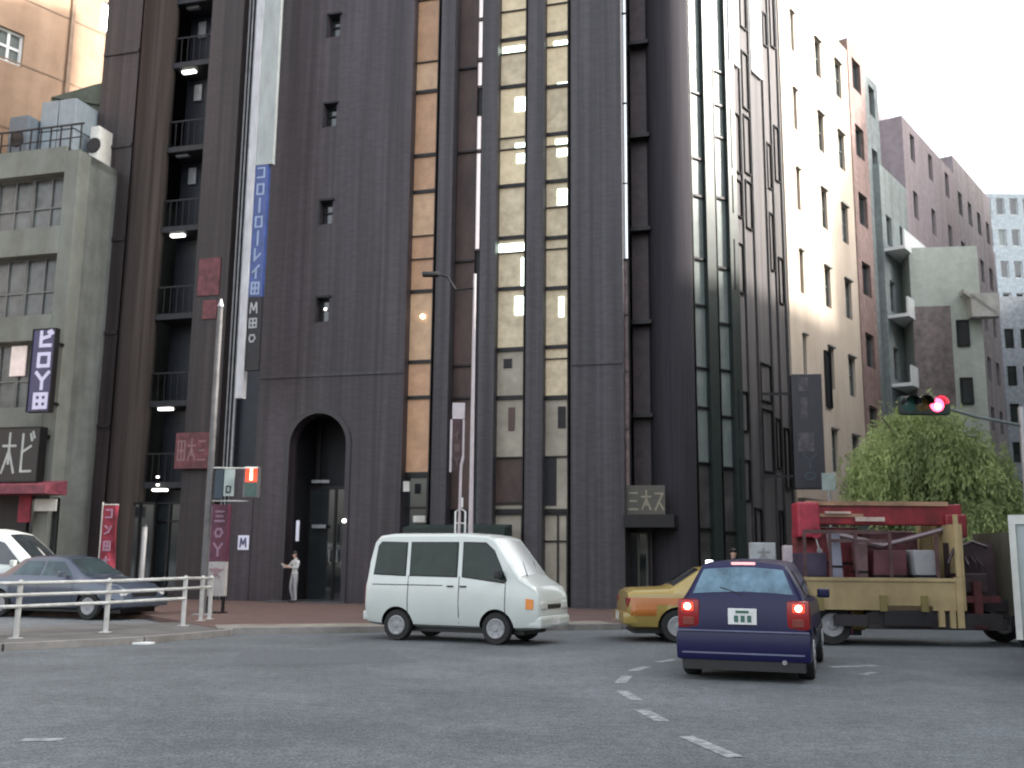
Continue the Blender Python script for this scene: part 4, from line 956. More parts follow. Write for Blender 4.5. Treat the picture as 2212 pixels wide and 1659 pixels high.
# ---- silver minivan at the left edge
mv = thing('silver_minivan', 'pale silver minivan cut by the left edge behind the slate sedan', 'van')
MS = [(-2.2, .4, .8, .9, .76, .8, .78, .68), (-2.15, .3, 1.05, 1.3, .8, .84, .8, .66), (-2.05, .28, 1.08, 1.7, .8, .85, .81, .64), (-1.8, .27, 1.08, 1.84, .8, .86, .81, .63), (.2, .26, 1.06, 1.86, .8, .86, .81, .63), (.6, .26, 1.04, 1.78, .8, .86, .81, .62), (1.5, .26, 1.0, 1.12, .8, .86, .8, .7), (2.1, .28, .82, .9, .78, .82, .77, .66), (2.25, .34, .6, .68, .7, .74, .7, .6)]
cm = Car(MS); M_silver = mat('pale_silver_paint', (.42, .45, .43), rough=.3, coat=.5, var=.05)
cm.shell('body', M_silver, mv, wheels=(-1.35, 1.4), wr=.32, side=.82)
for sy in (-1, 1):
    for poly in ([(-1.95, 1.15), (-1.0, 1.14), (-1.0, 1.62), (-1.85, 1.62)], [(-.92, 1.14), (.05, 1.13), (.05, 1.62), (-.92, 1.62)], [(.13, 1.13), (1.2, 1.08), (.62, 1.58), (.4, 1.63), (.13, 1.63)]): cm.side_patch('window', poly, M_glass, mv, sy, off=.008)
    MB().box(1.95, 2.2, min(sy * .48, sy * .76), max(sy * .48, sy * .76), .64, .8, bev=.03).build('headlight', M_lens, mv)
    MB().box(1.0, 1.12, min(sy * .84, sy * 1.0), max(sy * .84, sy * 1.0), 1.05, 1.2, bev=.03).build('mirror', M_silver, mv)
cm.top_patch('windscreen', .64, 1.46, .52, .60, M_glass, mv); MB().box(2.0, 2.33, -.76, .76, .3, .54, bev=.05).build('bumper', M_silver, mv, smooth=True)
wheels(mv, (-1.35, 1.4), .83, .32, M_rim)
q = P(128, 1300, 26.6); put(mv, Vector((q.x - 1.7, q.y, 0)), 97); mv.scale = (1.0, 1.0, 1.12)

# ---- crane truck
ct0 = G(1905, 1398); TY = ct0.y + .1
tk = thing('crane_truck', 'flatbed truck with red crane boom stowed above its cream loading bed', 'truck', (ct0.x, TY, 0), R(-2))
def X(px, Y=TY): return P(px, 1250, Y).x - ct0.x
def Zt(py, Y=TY, px=1905): return P(px, py, Y).z
M_bed = mat('cream_bed_paint', (.36, .275, .14), rough=.6, var=.12, dirt=.4, scale=2)
M_crane = mat('crane_red_paint', (.20, .012, .020), rough=.4, var=.3, dirt=.4)
M_olive = mat('dark_chassis', (.02, .015, .017), rough=.7, var=.3)
xl, xr = X(1690), X(2060); zb0, zb1 = Zt(1318), Zt(1248); BW = 1.9
for (nm, y0, y1) in (('side_board', 0, .05), ('side_board', BW - .05, BW)):
    b = MB(); b.box(xl, xr, y0, y1, zb0, zb1)
    b.box(xl, xr, y0 - .025, y0 - .002, zb1 - .06, zb1) if y0 == 0 else None
    b.build(nm, M_bed, tk)
b = MB()
for pp in (1770, 1905, 1992): x = X(pp); MB().box(x - .06, x + .06, -.05, -.003, zb0 - .02, zb0 + .26).build('board_hinge', mat('ochre_hinge', (.15, .12, .04), rough=.6), tk)
box('tail_board', M_bed, tk, xl - .05, xl - .002, 0, BW, zb0, zb1); box('bed_floor', M_olive, tk, xl, xr, .051, BW - .051, zb0 + .02, zb0 + .1)
b = MB(); b.box(xr + .003, xr + .12, -.03, .08, zb0 - .3, zb1 + .02).box(xr - .32, xr - .22, -.02, .05, zb0 - .28, zb0 - .003).box(xr - .12, xr - .03, -.02, .05, zb0 - .3, zb0 - .003); b.build('corner_post', M_bed, tk)
b = MB(); b.box(xr + .13, xr + .2, .05, BW - .05, zb0, Zt(1130)); b.box(xr + .05, xr + .12, .0, .06, zb1 + .03, Zt(1110)); b.box(xr + .05, xr + .12, BW - .06, BW, zb1 + .03, Zt(1110)); b.build('head_board', M_bed, tk)
# upright stakes and cargo frame
b = MB()
for pp in (1745, 1800, 1856, 1930, 2030): x = X(pp); MB().box(x - .025, x + .025, .08, .13, zb0 + .1, Zt(1150)).build('stake', mat('dusty_pink_steel', (.075, .035, .036), rough=.6, var=.3), tk)
for (pa, pc, ya, yc) in ((1745, 1930, 1153, 1145), (1800, 1935, 1172, 1165)): MB().box(X(pa), X(pc), .132, .165, Zt(ya), Zt(yc)).build('stake_rail', mat('dusty_pink_steel', (.10, .065, .065)), tk)
# chassis and wheels
b = MB(); b.box(xl + .2, X(2250), .45, .58, .62, .82); b.box(xl + .2, X(2250), 1.3, 1.43, .62, .82)
for pp in (1780, 1880, 1960, 2040, 2140): b.box(X(pp), X(pp) + .1, .2, 1.7, zb0 - .15, zb0 - .01)
b.box(X(1985), X(2040), .05, .4, .45, .85).box(X(1880), X(1930), .05, .35, .42, .75); b.box(X(1800), X(1870), .02, .06, .35, .55)
b.box(X(1960), X(2170), .1, .5, .3, .45); b.build('chassis', M_olive, tk)
for i, pp in enumerate((1800, 2235)):
    for y in (.28, 1.62):
        c = (X(pp), y, .36); w = MB().lathe_y([(.22, -.12), (.34, -.12), (.36, -.09), (.36, .09), (.34, .12), (.22, .12)], c).build('wheel', M_rubber, tk, smooth=True)
        MB().lathe_y([(.21, -.121), (.20, -.135), (.1, -.128), (.08, -.15)], c).build('rim', M_steel, w)
box('shade_skirt', M_olive, tk, X(1872), X(2160), .06, .12, .30, zb0 - .05); box('shade_box', mat('dark_chassis_b', (.012, .011, .014), rough=.5), tk, X(1905), X(2010), .0, .058, .36, .72)  # dark skirt and box added to paint the deep shade under the bed
box('mud_flap', M_magenta, tk, X(1840), X(1842), .12, .46, .2, .6)
# crane: column, boom, hydraulics
cx_ = X(2105)
b = MB(); b.box(cx_ - .26, cx_ + .26, .6, 1.3, .82, 1.15, bev=.03); b.tube([(cx_, .95, 1.15), (cx_, .95, 2.05)], [.24, .17], 14); b.box(cx_ - .2, cx_ + .2, .72, 1.18, 1.95, Zt(1105), bev=.04); b.build('crane_column', M_crane, tk)
bz0, bz1 = Zt(1130), Zt(1083)
b = MB(); b.box(X(1752), X(2122), .80, 1.10, bz0, bz1, bev=.02); bo = b.build('crane_boom', M_crane, tk)
b = MB(); b.box(X(1770), X(2090), .74, .795, bz1 - .035, bz1 + .045); b.box(X(1770), X(1900), .76, .797, bz0 + .14, bz0 + .2); b.build('boom_edge', mat('dusty_orange_edge', (.26, .15, .09), rough=.5, var=.3), bo)
b = MB(); b.box(X(1750), X(1800), .70, 1.2, Zt(1160), bz1 + .02, bev=.04); b.lathe_y([(.1, -.1), (.1, .1)], (X(1790), .8, Zt(1150)), n=16); b.build('boom_head', mat('worn_red', (.28, .02, .04), rough=.45, var=.3), bo)
b = MB(); b.box(X(1812), X(1870), .70, .738, bz0 + .2, bz0 + .24); b.box(X(1880), X(1945), .70, .738, bz0 + .06, bz0 + .14); b.build('boom_lettering', mat('faded_white_paint', (.42, .32, .28), var=.3), bo)
MB().tube([(X(1830), .72, Zt(1152)), (X(1935), .72, Zt(1178))], .07, 8).tube([(X(1935), .72, Zt(1178)), (X(2095), .8, Zt(1135))], .05, 8).build('boom_cylinder', mat('hydraulic_steel', (.18, .14, .15), metal=.5, rough=.4), bo)
MB().tube([(X(1790), .75, Zt(1160)), (X(1795), .7, Zt(1185))], .015, 6).lathe_y([(.05, -.03), (.05, .03)], (X(1796), .7, Zt(1190)), n=12).build('hook', M_steel, bo)
b = MB(); b.tube([(X(2062), .3, Zt(1215)), (X(2075), .3, Zt(1185)), (X(2115), .3, Zt(1168)), (X(2150), .32, Zt(1180))], .03, 8)
for k in range(5): b.tube([(X(2075 + k * 16), .32, 1.0), (X(2078 + k * 15), .35, 1.45 + .05 * (k % 2)), (X(2095 + k * 8), .7, 1.7)], .025, 6)
b.box(X(2072), X(2140), .2, .5, .95, 1.3, bev=.03); b.build('control_valves', mat('dark_oily_metal', (.03, .018, .022), rough=.35, var=.4), tk)
b = MB(); b.box(X(2103), X(2120), .08, .22, .38, 1.15); b.box(X(2098), X(2126), .03, .27, .33, .38); b.box(X(2075), X(2160), .1, .2, .78, .9); b.build('outrigger', mat('oily_dark_red', (.06, .012, .014), rough=.5, var=.4), tk)
# cab
cl, cr_ = X(2192), X(2340)
b = MB(); b.prism([(cl, 0.05, .55), (cr_, .05, .55), (cr_ + .1, .05, 1.2), (cr_ - .2, .05, 2.0), (cl, .05, 2.05)], (0, 1.75, 0)); b.build('cab', mat('dim_cab_paint', (.10, .095, .07), rough=.5, dirt=.3), tk)
b = MB(); b.prism([(cl + .25, 0.04, 1.3), (cr_ - .05, .04, 1.3), (cr_ - .3, .04, 1.85), (cl + .25, .04, 1.88)], (0, .008, 0)); b.build('cab_window', M_glass, tk)
box('pump_cover', mat('dark_oily_metal', (.03, .018, .022)), tk, X(2066), X(2172), .52, .59, .5, Zt(1170)); box('cab_guard', M_bed, tk, X(2052), X(2110), 1.35, 1.42, Zt(1200), Zt(1128))
# cargo: each resting in the bed
zf = zb0 + .1
def cargo(name, label, px0, px1, py0, y0, y1, m, tilt=0, cat='cargo', bev=.04):
    x0, x1 = X(px0), X(px1); h = Zt(py0) - zf; mxx = (x0 + x1) / 2
    t = thing(name, label, cat, (ct0.x + mxx * math.cos(R(-2)) - (y0 + y1) / 2 * math.sin(R(-2)), TY + mxx * math.sin(R(-2)) + (y0 + y1) / 2 * math.cos(R(-2)), zf), R(-2))
    w = (x1 - x0) / 2; d = (y1 - y0) / 2
    b = MB(); b.box(-w, w, -d, d, 0, h, bev=bev)
    for v in b.bm.verts: v.co.x += (v.co.z) * tilt + .02 * math.sin(v.co.z * 9 + v.co.y * 5)
    b.build('bundle', m, t, smooth=True)
    b = MB(); b.box(-w - .01, w + .01, -d - .01, d + .01, h * .5, h * .5 + .04)
    for v in b.bm.verts: v.co.x += (v.co.z) * tilt + .02 * math.sin(v.co.z * 9)
    b.build('strap', M_frame, t); return t
cargo('cargo_bundle', 'tall lilac white wrapped bundle standing on the truck bed below the boom head', 1812, 1835, 1150, .25, .5, mat('lilac_wrap', (.21, .21, .265), rough=.7, var=.1), tilt=-.03)
cargo('cargo_bundle', 'pale grey wrapped sack leaning at the crane end of the truck bed', 1992, 2040, 1187, .2, .6, mat('pale_sack', (.22, .22, .225), rough=.8, var=.1), tilt=-.1)
cargo('cargo_crate', 'dark maroon crate in the middle of the truck bed', 1900, 1972, 1188, .3, 1.0, mat('maroon_crate', (.075, .018, .026), rough=.6, var=.3), bev=.02, cat='crate')
cargo('cargo_bundle', 'narrow pinkish brown post bundle between lilac bundle and maroon crate', 1865, 1888, 1172, .3, .6, mat('pinkish_brown', (.13, .075, .08), rough=.7, var=.3), cat='cargo')
cargo('machine_casing', 'big rusty red brown machine casing filling the far side of the truck bed', 1755, 1900, 1135, 1.05, 1.5, mat('rusty_redbrown', (.15, .022, .026), rough=.7, var=.5, scale=4), bev=.05, cat='machine casing')
cargo('tarpaulin_heap', 'dark brown tarpaulin heap below the crane boom behind the maroon crate', 1905, 2035, 1142, 1.05, 1.6, mat('brown_tarpaulin', (.075, .024, .028), rough=.8, var=.5, scale=5), bev=.12, cat='tarpaulin heap')
cargo('cargo_crate', 'dark purple low crate at the tail of the truck bed', 1750, 1800, 1195, .3, 1.2, mat('purple_crate', (.03, .02, .045), rough=.6, var=.3), bev=.02, cat='crate')

# ---- pale delivery truck at the right edge
rt_ = thing('delivery_truck', 'pale grey green box truck entering at the right edge of the view', 'truck')
M_box = mat('pale_box_panel', (.30, .34, .335), rough=.45, var=.06, dirt=.25)
b = MB(); b.box(0, 3.6, -.9, .9, .55, 2.05, bev=.04); b.build('cargo_box', M_box, rt_)
b = MB(); b.box(-.03, .05, -.93, .93, 1.97, 2.09); b.box(-.03, .05, -.93, -.85, .5, 1.969); b.box(-.03, .05, .85, .93, .5, 1.969); b.build('box_frame', M_offw, rt_)
box('underbody', M_black, rt_, .1, 3.6, -.7, .7, .32, .549)
b = MB(); b.box(3.7, 5.2, -.85, .85, .4, 1.9, bev=.15); b.build('cab', M_offw, rt_, smooth=True); box('cab_window', M_glass, rt_, 3.95, 4.75, -.86, .86, 1.15, 1.65)
for sy in (-1, 1): MB().box(-.07, -.031, sy * .75 - .1, sy * .75 + .06, .62, .70).build('tail_light', mat('dusty_red_lens', (.08, .02, .02)), rt_)
wheels(rt_, (.75, 4.3), .86, .33, M_rim)
q = G(2186, 1462); hd = 31; fw = Vector((math.sin(R(hd)), math.cos(R(hd)), 0)); rv = Vector((fw.y, -fw.x, 0))
put(rt_, q + rv * .88 - fw * .45 + Vector((.20, 0, 0)), hd)

# ================================================================== STREET FURNITURE
# railing on the island
M_rail = mat('white_rail_paint', (.46, .47, .46), rough=.5, var=.12, dirt=.3, scale=6)
rl = thing('guard_rail', 'white three bar pedestrian railing on posts along the island edge', 'railing', tuple(G(230, 1366, .1)))
ro = rl.location.copy()
posts = [G(-175, 1392, .1), G(34, 1379, .1), G(228, 1366, .1), G(395, 1352, .1), G(433, 1342, .1), G(452, 1338, .1)]
hts = [P(px, py, p.y).z for p, px, py in zip(posts, (-150, 40, 230, 397, 431, 450), (1258, 1256, 1252, 1246, 1246, 1246))]
for p, h in zip(posts, hts):
    l = p - ro; MB().tube([(l.x, l.y, 0), (l.x, l.y, h - .1 - .0)], .045, 12).tube([(l.x, l.y, h - .101), (l.x, l.y, h - .07)], [.045, .02], 12).box(l.x - .09, l.x + .09, l.y - .09, l.y + .09, 0, .015).build('post', M_rail, rl)
for k, (fr_, last) in enumerate(((.97, 6), (.76, 6), (.56, 4))):
    b = MB(); pl = [(p.x - ro.x, p.y - ro.y - .05, (h - .1) * fr_) for p, h in list(zip(posts, hts))[:last]]
    b.tube(pl, .033, 10); b.build('rail', M_rail, rl)

def pole_at(px, py, Y=None, z=0.0):
    return G(px, py, z) if Y is None else Vector((P(px, py, Y).x, Y, z))
# signal pole on the left
pp = pole_at(436, 1332, 25.0, .11)
sp = thing('signal_pole', 'tall grey steel pole carrying a small pedestrian signal beside the upright shop board', 'pole', tuple(pp))
ht = P(480, 655, 25.0).z
MB().tube([(0, 0, 0), (0, 0, ht * .45), (0, 0, ht - .2)], [.09, .08, .07], 14).build('shaft', mat('weathered_steel', (.12, .12, .125), rough=.5, metal=.3, var=.2, dirt=.3), sp, smooth=True)
MB().tube([(0, 0, ht - .2), (0, 0, ht)], [.09, .02], 12).box(-.2, .2, -.2, .2, 0, .02).build('cap_and_base', M_steel, sp)
za, zb_ = P(480, 1011, 25.0).z - .11, P(480, 1082, 25.0).z - .11; xe = P(560, 1040, 25).x - pp.x
MB().tube([(0.05, 0, za), (xe, 0, za)], .02, 8).tube([(0.05, 0, zb_), (xe * .8, 0, zb_)], .02, 8).build('arm', M_offw, sp)
def pxl(px, py=1040, Y=25.0): return P(px, py, Y).x - pp.x
b = MB(); b.box(pxl(466), pxl(484), -.06, .04, zb_ + .05, za - .04); b.build('teal_plate', mat('dark_teal', (.02, .035, .05), rough=.5), sp)
b = MB(); b.box(pxl(486), pxl(508), -.08, -.03, P(500, 1072, 25).z - .11, P(500, 1014, 25).z - .11); ip = b.build('sign_plate', mat('mint_white', (.30, .35, .33), rough=.5, var=.15), sp)
b = MB(); strokes(b, 'ro', pxl(490), P(500, 1066, 25).z - .11, .14, .2, -.082, .025); b.build('lettering', M_frame, ip)
b = MB(); b.box(pxl(528), pxl(562), -.14, .06, P(545, 1076, 25).z - .11, P(545, 1009, 25).z - .11, bev=.02); sh = b.build('signal_head', mat('signal_grey', (.10, .10, .10), rough=.5), sp)
m_sig = mat('lit_red_man', (.9, .3, .2), emit=(1, .34, .22), es=1.6)
b = MB(); x0, x1 = pxl(533), pxl(558); z0, z1 = P(545, 1042, 25).z - .11, P(545, 1012, 25).z - .11
b.box(x0, x1, -.15, -.142, z0, z1); b.build('red_lens', mat('signal_red_glass', (.3, .03, .02), emit=(1, .08, .03), es=.35), sh)
b = MB(); b.box((x0 + x1) / 2 - .035, (x0 + x1) / 2 + .035, -.158, -.151, z0 + .04, z1 - .1); b.tube([((x0 + x1) / 2, -.151, z1 - .05), ((x0 + x1) / 2, -.16, z1 - .05)], .04, 10); b.build('standing_figure', m_sig, sh)
b = MB(); b.box(x0, x1, -.15, -.142, P(545, 1072, 25).z - .11, z0 - .03); b.build('green_lens', mat('signal_green_off', (.05, .09, .08), rough=.2), sh)
b = MB(); b.prism([(x0 - .02, -.142, z1 + .02), (x1 + .02, -.142, z1 + .02), (x1 + .02, -.32, z1 - .03), (x0 - .02, -.32, z1 - .03)], (0, 0, .012)); b.build('visor', M_offw, sh)

# upright magenta and white shop board
ub = pole_at(466, 1322, 25.6, .11); w = P(486, 1200, 25.6).x - P(444, 1200, 25.6).x
u = thing('upright_board', 'upright magenta over white advertising board between pole and doorway', 'sign', (P(469, 1200, 25.6).x, 25.6, .11), R(-8))
zz = lambda y: P(465, y, 25.6).z - .11
b = MB(); b.box(-w / 2, w / 2, 0, .16, zz(1212), zz(1090), bev=.01); up = b.build('upper_panel', M_magenta, u)
b = MB()
for i, kx in enumerate(('san', 'o', 'y')): strokes(b, kx, -w / 2 + .12, zz(1128 + i * 36), .26, .3, -.002, .05)
b.box(-w / 2 + .01, -w / 2 + .05, -.012, -.001, zz(1210), zz(1094)); b.build('lettering', mat('pinkish_letters', (.26, .15, .21), rough=.5), up)
b = MB(); b.box(-w / 2 + .02, w / 2, 0, .16, zz(1288), zz(1213), bev=.01); lw = b.build('lower_panel', mat('chalky_white', (.33, .31, .30), rough=.6, var=.12), u)
b = MB(); strokes(b, 'k', -.14, zz(1250), .26, .26, -.002, .04); b.box(-w / 2 + .05, w / 2 - .05, -.01, -.001, zz(1232), zz(1228)); b.build('lettering', mat('faded_rose', (.25, .16, .17)), lw)
b = MB(); b.box(-w / 2 + .03, -w / 2 + .07, .02, .14, 0, zz(1289)); b.box(w / 2 - .07, w / 2 - .03, .02, .14, 0, zz(1289)); b.box(-w / 2, w / 2, -.08, .25, 0, .03); b.build('stand', M_frame, u)

# red banners in front of the bronze tower
def banner(name, label, px0, px1, py0, py1, Y, m):
    c = P((px0 + px1) / 2, (py0 + py1) / 2, Y); w = P(px1, py0, Y).x - P(px0, py0, Y).x; z0, z1 = P(px0, py1, Y).z - .11, P(px0, py0, Y).z - .11
    t = thing(name, label, 'banner', (c.x, Y, .11), R(-8)); b = MB(); n = 10; rows = []
    for i in range(n + 1):
        z = z0 + (z1 - z0) * i / n; rows.append([b.bm.verts.new((-w / 2 + w * k / 6, .05 * math.sin(k * 1.3 + i * .5) * (k / 6), z)) for k in range(7)])
    for i in range(n):
        for k in range(6): b.bm.faces.new((rows[i][k], rows[i][k + 1], rows[i + 1][k + 1], rows[i + 1][k]))
    ex = bmesh.ops.extrude_face_region(b.bm, geom=b.bm.faces[:]); bmesh.ops.translate(b.bm, verts=[v for v in ex['geom'] if isinstance(v, bmesh.types.BMVert)], vec=(0, .012, 0))
    cl_ = b.build('cloth', m, t, smooth=True)
    b = MB(); seq = ('ko', 'n', 'ta', 'k')
    for i, kx in enumerate(seq): strokes(b, kx, -w * .28, z1 - (i + 1) * (z1 - z0) / 4 + .08, w * .5, (z1 - z0) / 4 - .16, -.055, .045)
    b.build('lettering', mat('pinkish_letters', (.26, .15, .21)), cl_)
    MB().tube([(-w / 2 - .03, 0, 0), (-w / 2 - .03, 0, z1 + .1)], .02, 8).tube([(-w / 2 - .03, 0, z1 + .03), (w / 2, 0, z1 + .03)], .015, 6).build('banner_pole', M_offw, t)
    MB().box(-w / 2 - .2, -w / 2 + .15, -.15, .15, 0, .06, bev=.02).build('weight', M_frame, t)
banner('cloth_banner', 'red cloth banner on a thin pole in front of the bronze tower', 218, 252, 1092, 1232, 30.5, M_red)
ps = pole_at(302, 1300, 29.5, .11); hz = P(300, 1132, 29.5).z - .11
bl = thing('steel_post', 'plain grey post standing right of the red banner', 'post', tuple(ps)); 
MB().tube([(0, 0, .03), (0, 0, hz - .08)], .07, 12).build('shaft', M_steel, bl, smooth=True); MB().tube([(0, 0, hz - .079), (0, 0, hz)], [.075, .03], 12).build('cap', M_frame, bl); MB().tube([(0, 0, 0), (0, 0, .029)], .13, 12).build('base', M_frame, bl)

# street lamp in the middle
LY = 27.0
lp = Vector((P(1016, 1180, LY).x, LY, .11)); L_ = thing('street_lamp', 'slim pale street lamp with a dark curved arm before the tan strip', 'street lamp', tuple(lp))
ztp = P(1022, 600, LY).z
b = MB(); b.tube([(0, 0, 0), (0, 0, ztp * .4), (0, 0, ztp)], [.075, .055, .04], 12); b.build('shaft', mat('pinkish_white_steel', (.42, .38, .40), rough=.4, var=.1), L_, smooth=True)
hx = P(928, 592, LY).x - lp.x; hz = P(928, 592, LY).z - .11; mx_ = P(985, 626, LY)
b = MB(); b.tube([(0, 0, ztp - .4), (mx_.x - lp.x, 0, mx_.z - .11), (hx * .6, 0, hz - .08), (hx + .2, 0, hz)], .028, 8); b.build('arm', M_frame, L_)
b = MB(); b.box(hx - .2, hx + .26, -.12, .12, hz - .07, hz + .05, bev=.04); b.build('lamp_head', M_black, L_, smooth=True)
MB().box(-.13, .13, -.13, .13, 0, .05, bev=.01).build('base', M_steel, L_)
# framed vertical banner and its bent pole
BY = 28.5
bp_ = Vector((P(988, 1180, BY).x, BY, .11)); B = thing('framed_banner', 'narrow light framed banner sign left of the street lamp', 'sign', tuple(bp_))
xq = lambda px, py=950: P(px, py, BY).x - bp_.x
zq = lambda py: P(988, py, BY).z - .11
b = MB(); b.box(xq(976), xq(1003), 0, .05, zq(905), zq(870), bev=.01); b.box(xq(972), xq(976.5), .005, .045, zq(1020), zq(906)); b.box(xq(999), xq(1003), .005, .045, zq(990), zq(906)); fr_ = b.build('frame', mat('pinkish_white_steel', (.42, .38, .40)), B)
b = MB(); b.box(xq(977), xq(998.5), .01, .03, zq(1015), zq(906.5)); pn = b.build('panel', mat('dark_maroon_panel', (.045, .022, .026), var=.4), B)
b = MB()
for i, kx in enumerate(('i', 'ta', 'y')): strokes(b, kx, xq(982), zq(948 + i * 28), .13, .22, .009, .025)
b.build('lettering', mat('dim_brown', (.11, .08, .07)), pn)
b = MB(); b.tube([(xq(1001), .03, zq(985)), (xq(996, 1000), .03, zq(1005)), (xq(994, 1060), .03, zq(1060)), (xq(990, 1110), .03, 0)], .04, 8); b.build('pole', mat('pinkish_white_steel', (.42, .38, .40)), B, smooth=True)
MB().box(xq(990) - .12, xq(990) + .12, -.1, .14, 0, .04).build('base', M_steel, B)
# bicycle-like white stand seen over the van roof
b = thing('display_stand', 'small white wire display stand by the tower wall above the van roof', 'stand', (P(993, 1190, 29.3).x, 29.3, .11))
zs_ = lambda py: P(990, py, 29.3).z - .11
MB().tube([(-.14, 0, 0), (-.14, 0, zs_(1105)), (0, 0, zs_(1098)), (.14, 0, zs_(1105)), (.14, 0, 0)], .025, 6).tube([(-.14, 0, zs_(1130)), (.14, 0, zs_(1130))], .02, 6).build('wire_frame', M_white, b)
MB().box(-.05, .07, -.03, .03, zs_(1098) + .03, zs_(1075)).build('card', M_white, b)

# horizontal traffic signal above the willow
TSY = 21.0
tp = Vector((P(2240, 1300, TSY).x, TSY, 0)); ts = thing('traffic_signal', 'horizontal traffic signal with its red lamp lit, hanging over the street', 'traffic light', tuple(tp))
xt = lambda px: P(px, 880, TSY).x - tp.x
zt = lambda py, px=2020: P(px, py, TSY).z
b = MB(); b.tube([(0, 0, 0), (0, 0, zt(905, 2190) + .25)], [.12, .09], 14); b.build('pole', M_steel, ts, smooth=True)
b = MB(); b.tube([(0, 0, zt(930, 2190) + .1), (xt(2110), 0, zt(900)), (xt(2045), 0, zt(882))], [.035, .03, .028], 10); b.build('arm', mat('green_grey_arm', (.10, .12, .115), rough=.5), ts)
b = MB(); b.box(xt(1942), xt(2050), -.1, .1, zt(897), zt(857), bev=.06); hd_ = b.build('housing', mat('signal_dark_green', (.03, .045, .04), rough=.5), ts, smooth=True)
for px, m, nm in ((1960, mat('off_green_lens', (.03, .10, .08), rough=.2), 'green_lens'), (1988, mat('off_amber_lens', (.10, .07, .02), rough=.2), 'amber_lens'), (2020, mat('lit_red_signal', (.9, .1, .15), emit=(1, .05, .10), es=2.2), 'red_lens')):
    r_ = .145
    MB().lathe_y([(.02, -.135), (r_ * .7, -.125), (r_, -.105)], (xt(px), 0, zt(876)), n=22).build(nm, m, hd_, smooth=True)
    if nm == 'red_lens': MB().lathe_y([(.01, -.155), (.06, -.14)], (xt(px), 0, zt(880)), n=14).build('bulb_glare', mat('hot_pink_bulb', (1, .7, .7), emit=(1, .6, .6), es=4), hd_)
    b = MB(); 
    for k in range(12):
        a0, a1 = math.pi * k / 12, math.pi * (k + 1) / 12; R0 = r_ + .012
        b.prism([(xt(px) + R0 * math.cos(a0), -.36, zt(876) + R0 * math.sin(a0)), (xt(px) + R0 * math.cos(a1), -.36, zt(876) + R0 * math.sin(a1)), (xt(px) + (R0 + .012) * math.cos(a1), -.36, zt(876) + (R0 + .012) * math.sin(a1)), (xt(px) + (R0 + .012) * math.cos(a0), -.36, zt(876) + (R0 + .012) * math.sin(a0))], (0, .255, 0))
    b.build('visor', M_frame, hd_)

# dark projecting sign box on the cream building corner
q = P(1745, 900, 33.0)
db = thing('hanging_sign_box', 'large dark hanging sign box at the foot of the cream building', 'sign', (q.x, q.y, 0), R(-8))
zz = lambda y: P(1745, y, 33).z; hw = (P(1776, 900, 33).x - P(1712, 900, 33).x) / 2
b = MB(); b.box(-hw, hw, 0, .5, zz(1055), zz(808), bev=.02); bx = b.build('casing', mat('blackish_violet', (.020, .018, .028), rough=.4, var=.2), db)
for (xa_, xc_, ya_, yc_) in ((-.55, .1, 845, 815), (-.45, 0, 905, 858), (-.7, .35, 975, 935)): MB().box(hw * xa_, hw * xc_, -.01, -.001, zz(ya_), zz(yc_)).build('panel', mat('dim_lilac_panel', (.075, .068, .078), var=.5, scale=4), bx)
b = MB()
b = MB(); strokes(b, 'y', -hw * .5, zz(1010), .5, .45, -.002, .05); strokes(b, 'o', -hw * .5, zz(1040), .5, .35, -.002, .05); b.build('lettering', mat('dim_teal', (.05, .07, .08)), bx)
b = MB(); b.box(-hw - 1.0, -hw, .2, .3, zz(850), zz(845)); b.box(-hw - 1.0, -hw, .2, .3, zz(1030), zz(1025)); b.build('bracket', M_frame, db)
q = P(1792, 1060, 30.0)
mt = thing('street_notice_board', 'small mint white notice board on a post right of the dark sign box', 'sign', (q.x, q.y, 0))
zz = lambda y: P(1792, y, 30).z
MB().tube([(0, .05, 0), (0, .05, zz(1058))], .04, 8).build('post', M_steel, mt); MB().box(-.2, .2, 0, .08, zz(1060), zz(1022), bev=.01).build('panel', mat('mint_white', (.42, .52, .5)), mt)

# things showing over the hatchback roof
q = P(1650, 1200, 24.0); t = thing('white_sign_case', 'square white sign case with a faint mark beyond the hatchback roof', 'sign', (q.x, q.y, 0))
zz = lambda y: P(1650, y, 24).z
b = MB(); b.box(-.30, .28, 0, .2, zz(1222), zz(1172), bev=.02); pn = b.build('panel', mat('greyish_white', (.34, .36, .37), var=.15), t)
b = MB(); strokes(b, 'k', -.16, zz(1212), .3, .3, -.002, .03); b.build('lettering', M_steel, pn); MB().box(-.22, -.17, .05, .1, 0, zz(1223)).box(.17, .22, .05, .1, 0, zz(1223)).build('leg', M_steel, t)
q = P(1706, 1205, 23.5); t = thing('parking_meter', 'pale rounded meter post right of the white sign case', 'meter', (q.x, q.y, 0))
MB().tube([(0, 0, 0), (0, 0, 1.15)], .05, 10).build('post', M_steel, t); MB().box(-.16, .14, -.09, .09, 1.151, P(1706, 1178, 23.5).z, bev=.05).build('head', mat('pinkish_grey', (.36, .31, .33), rough=.4), t, smooth=True)
MB().box(-.08, .02, -.1, -.091, 1.3, 1.5).build('display', M_white, t)

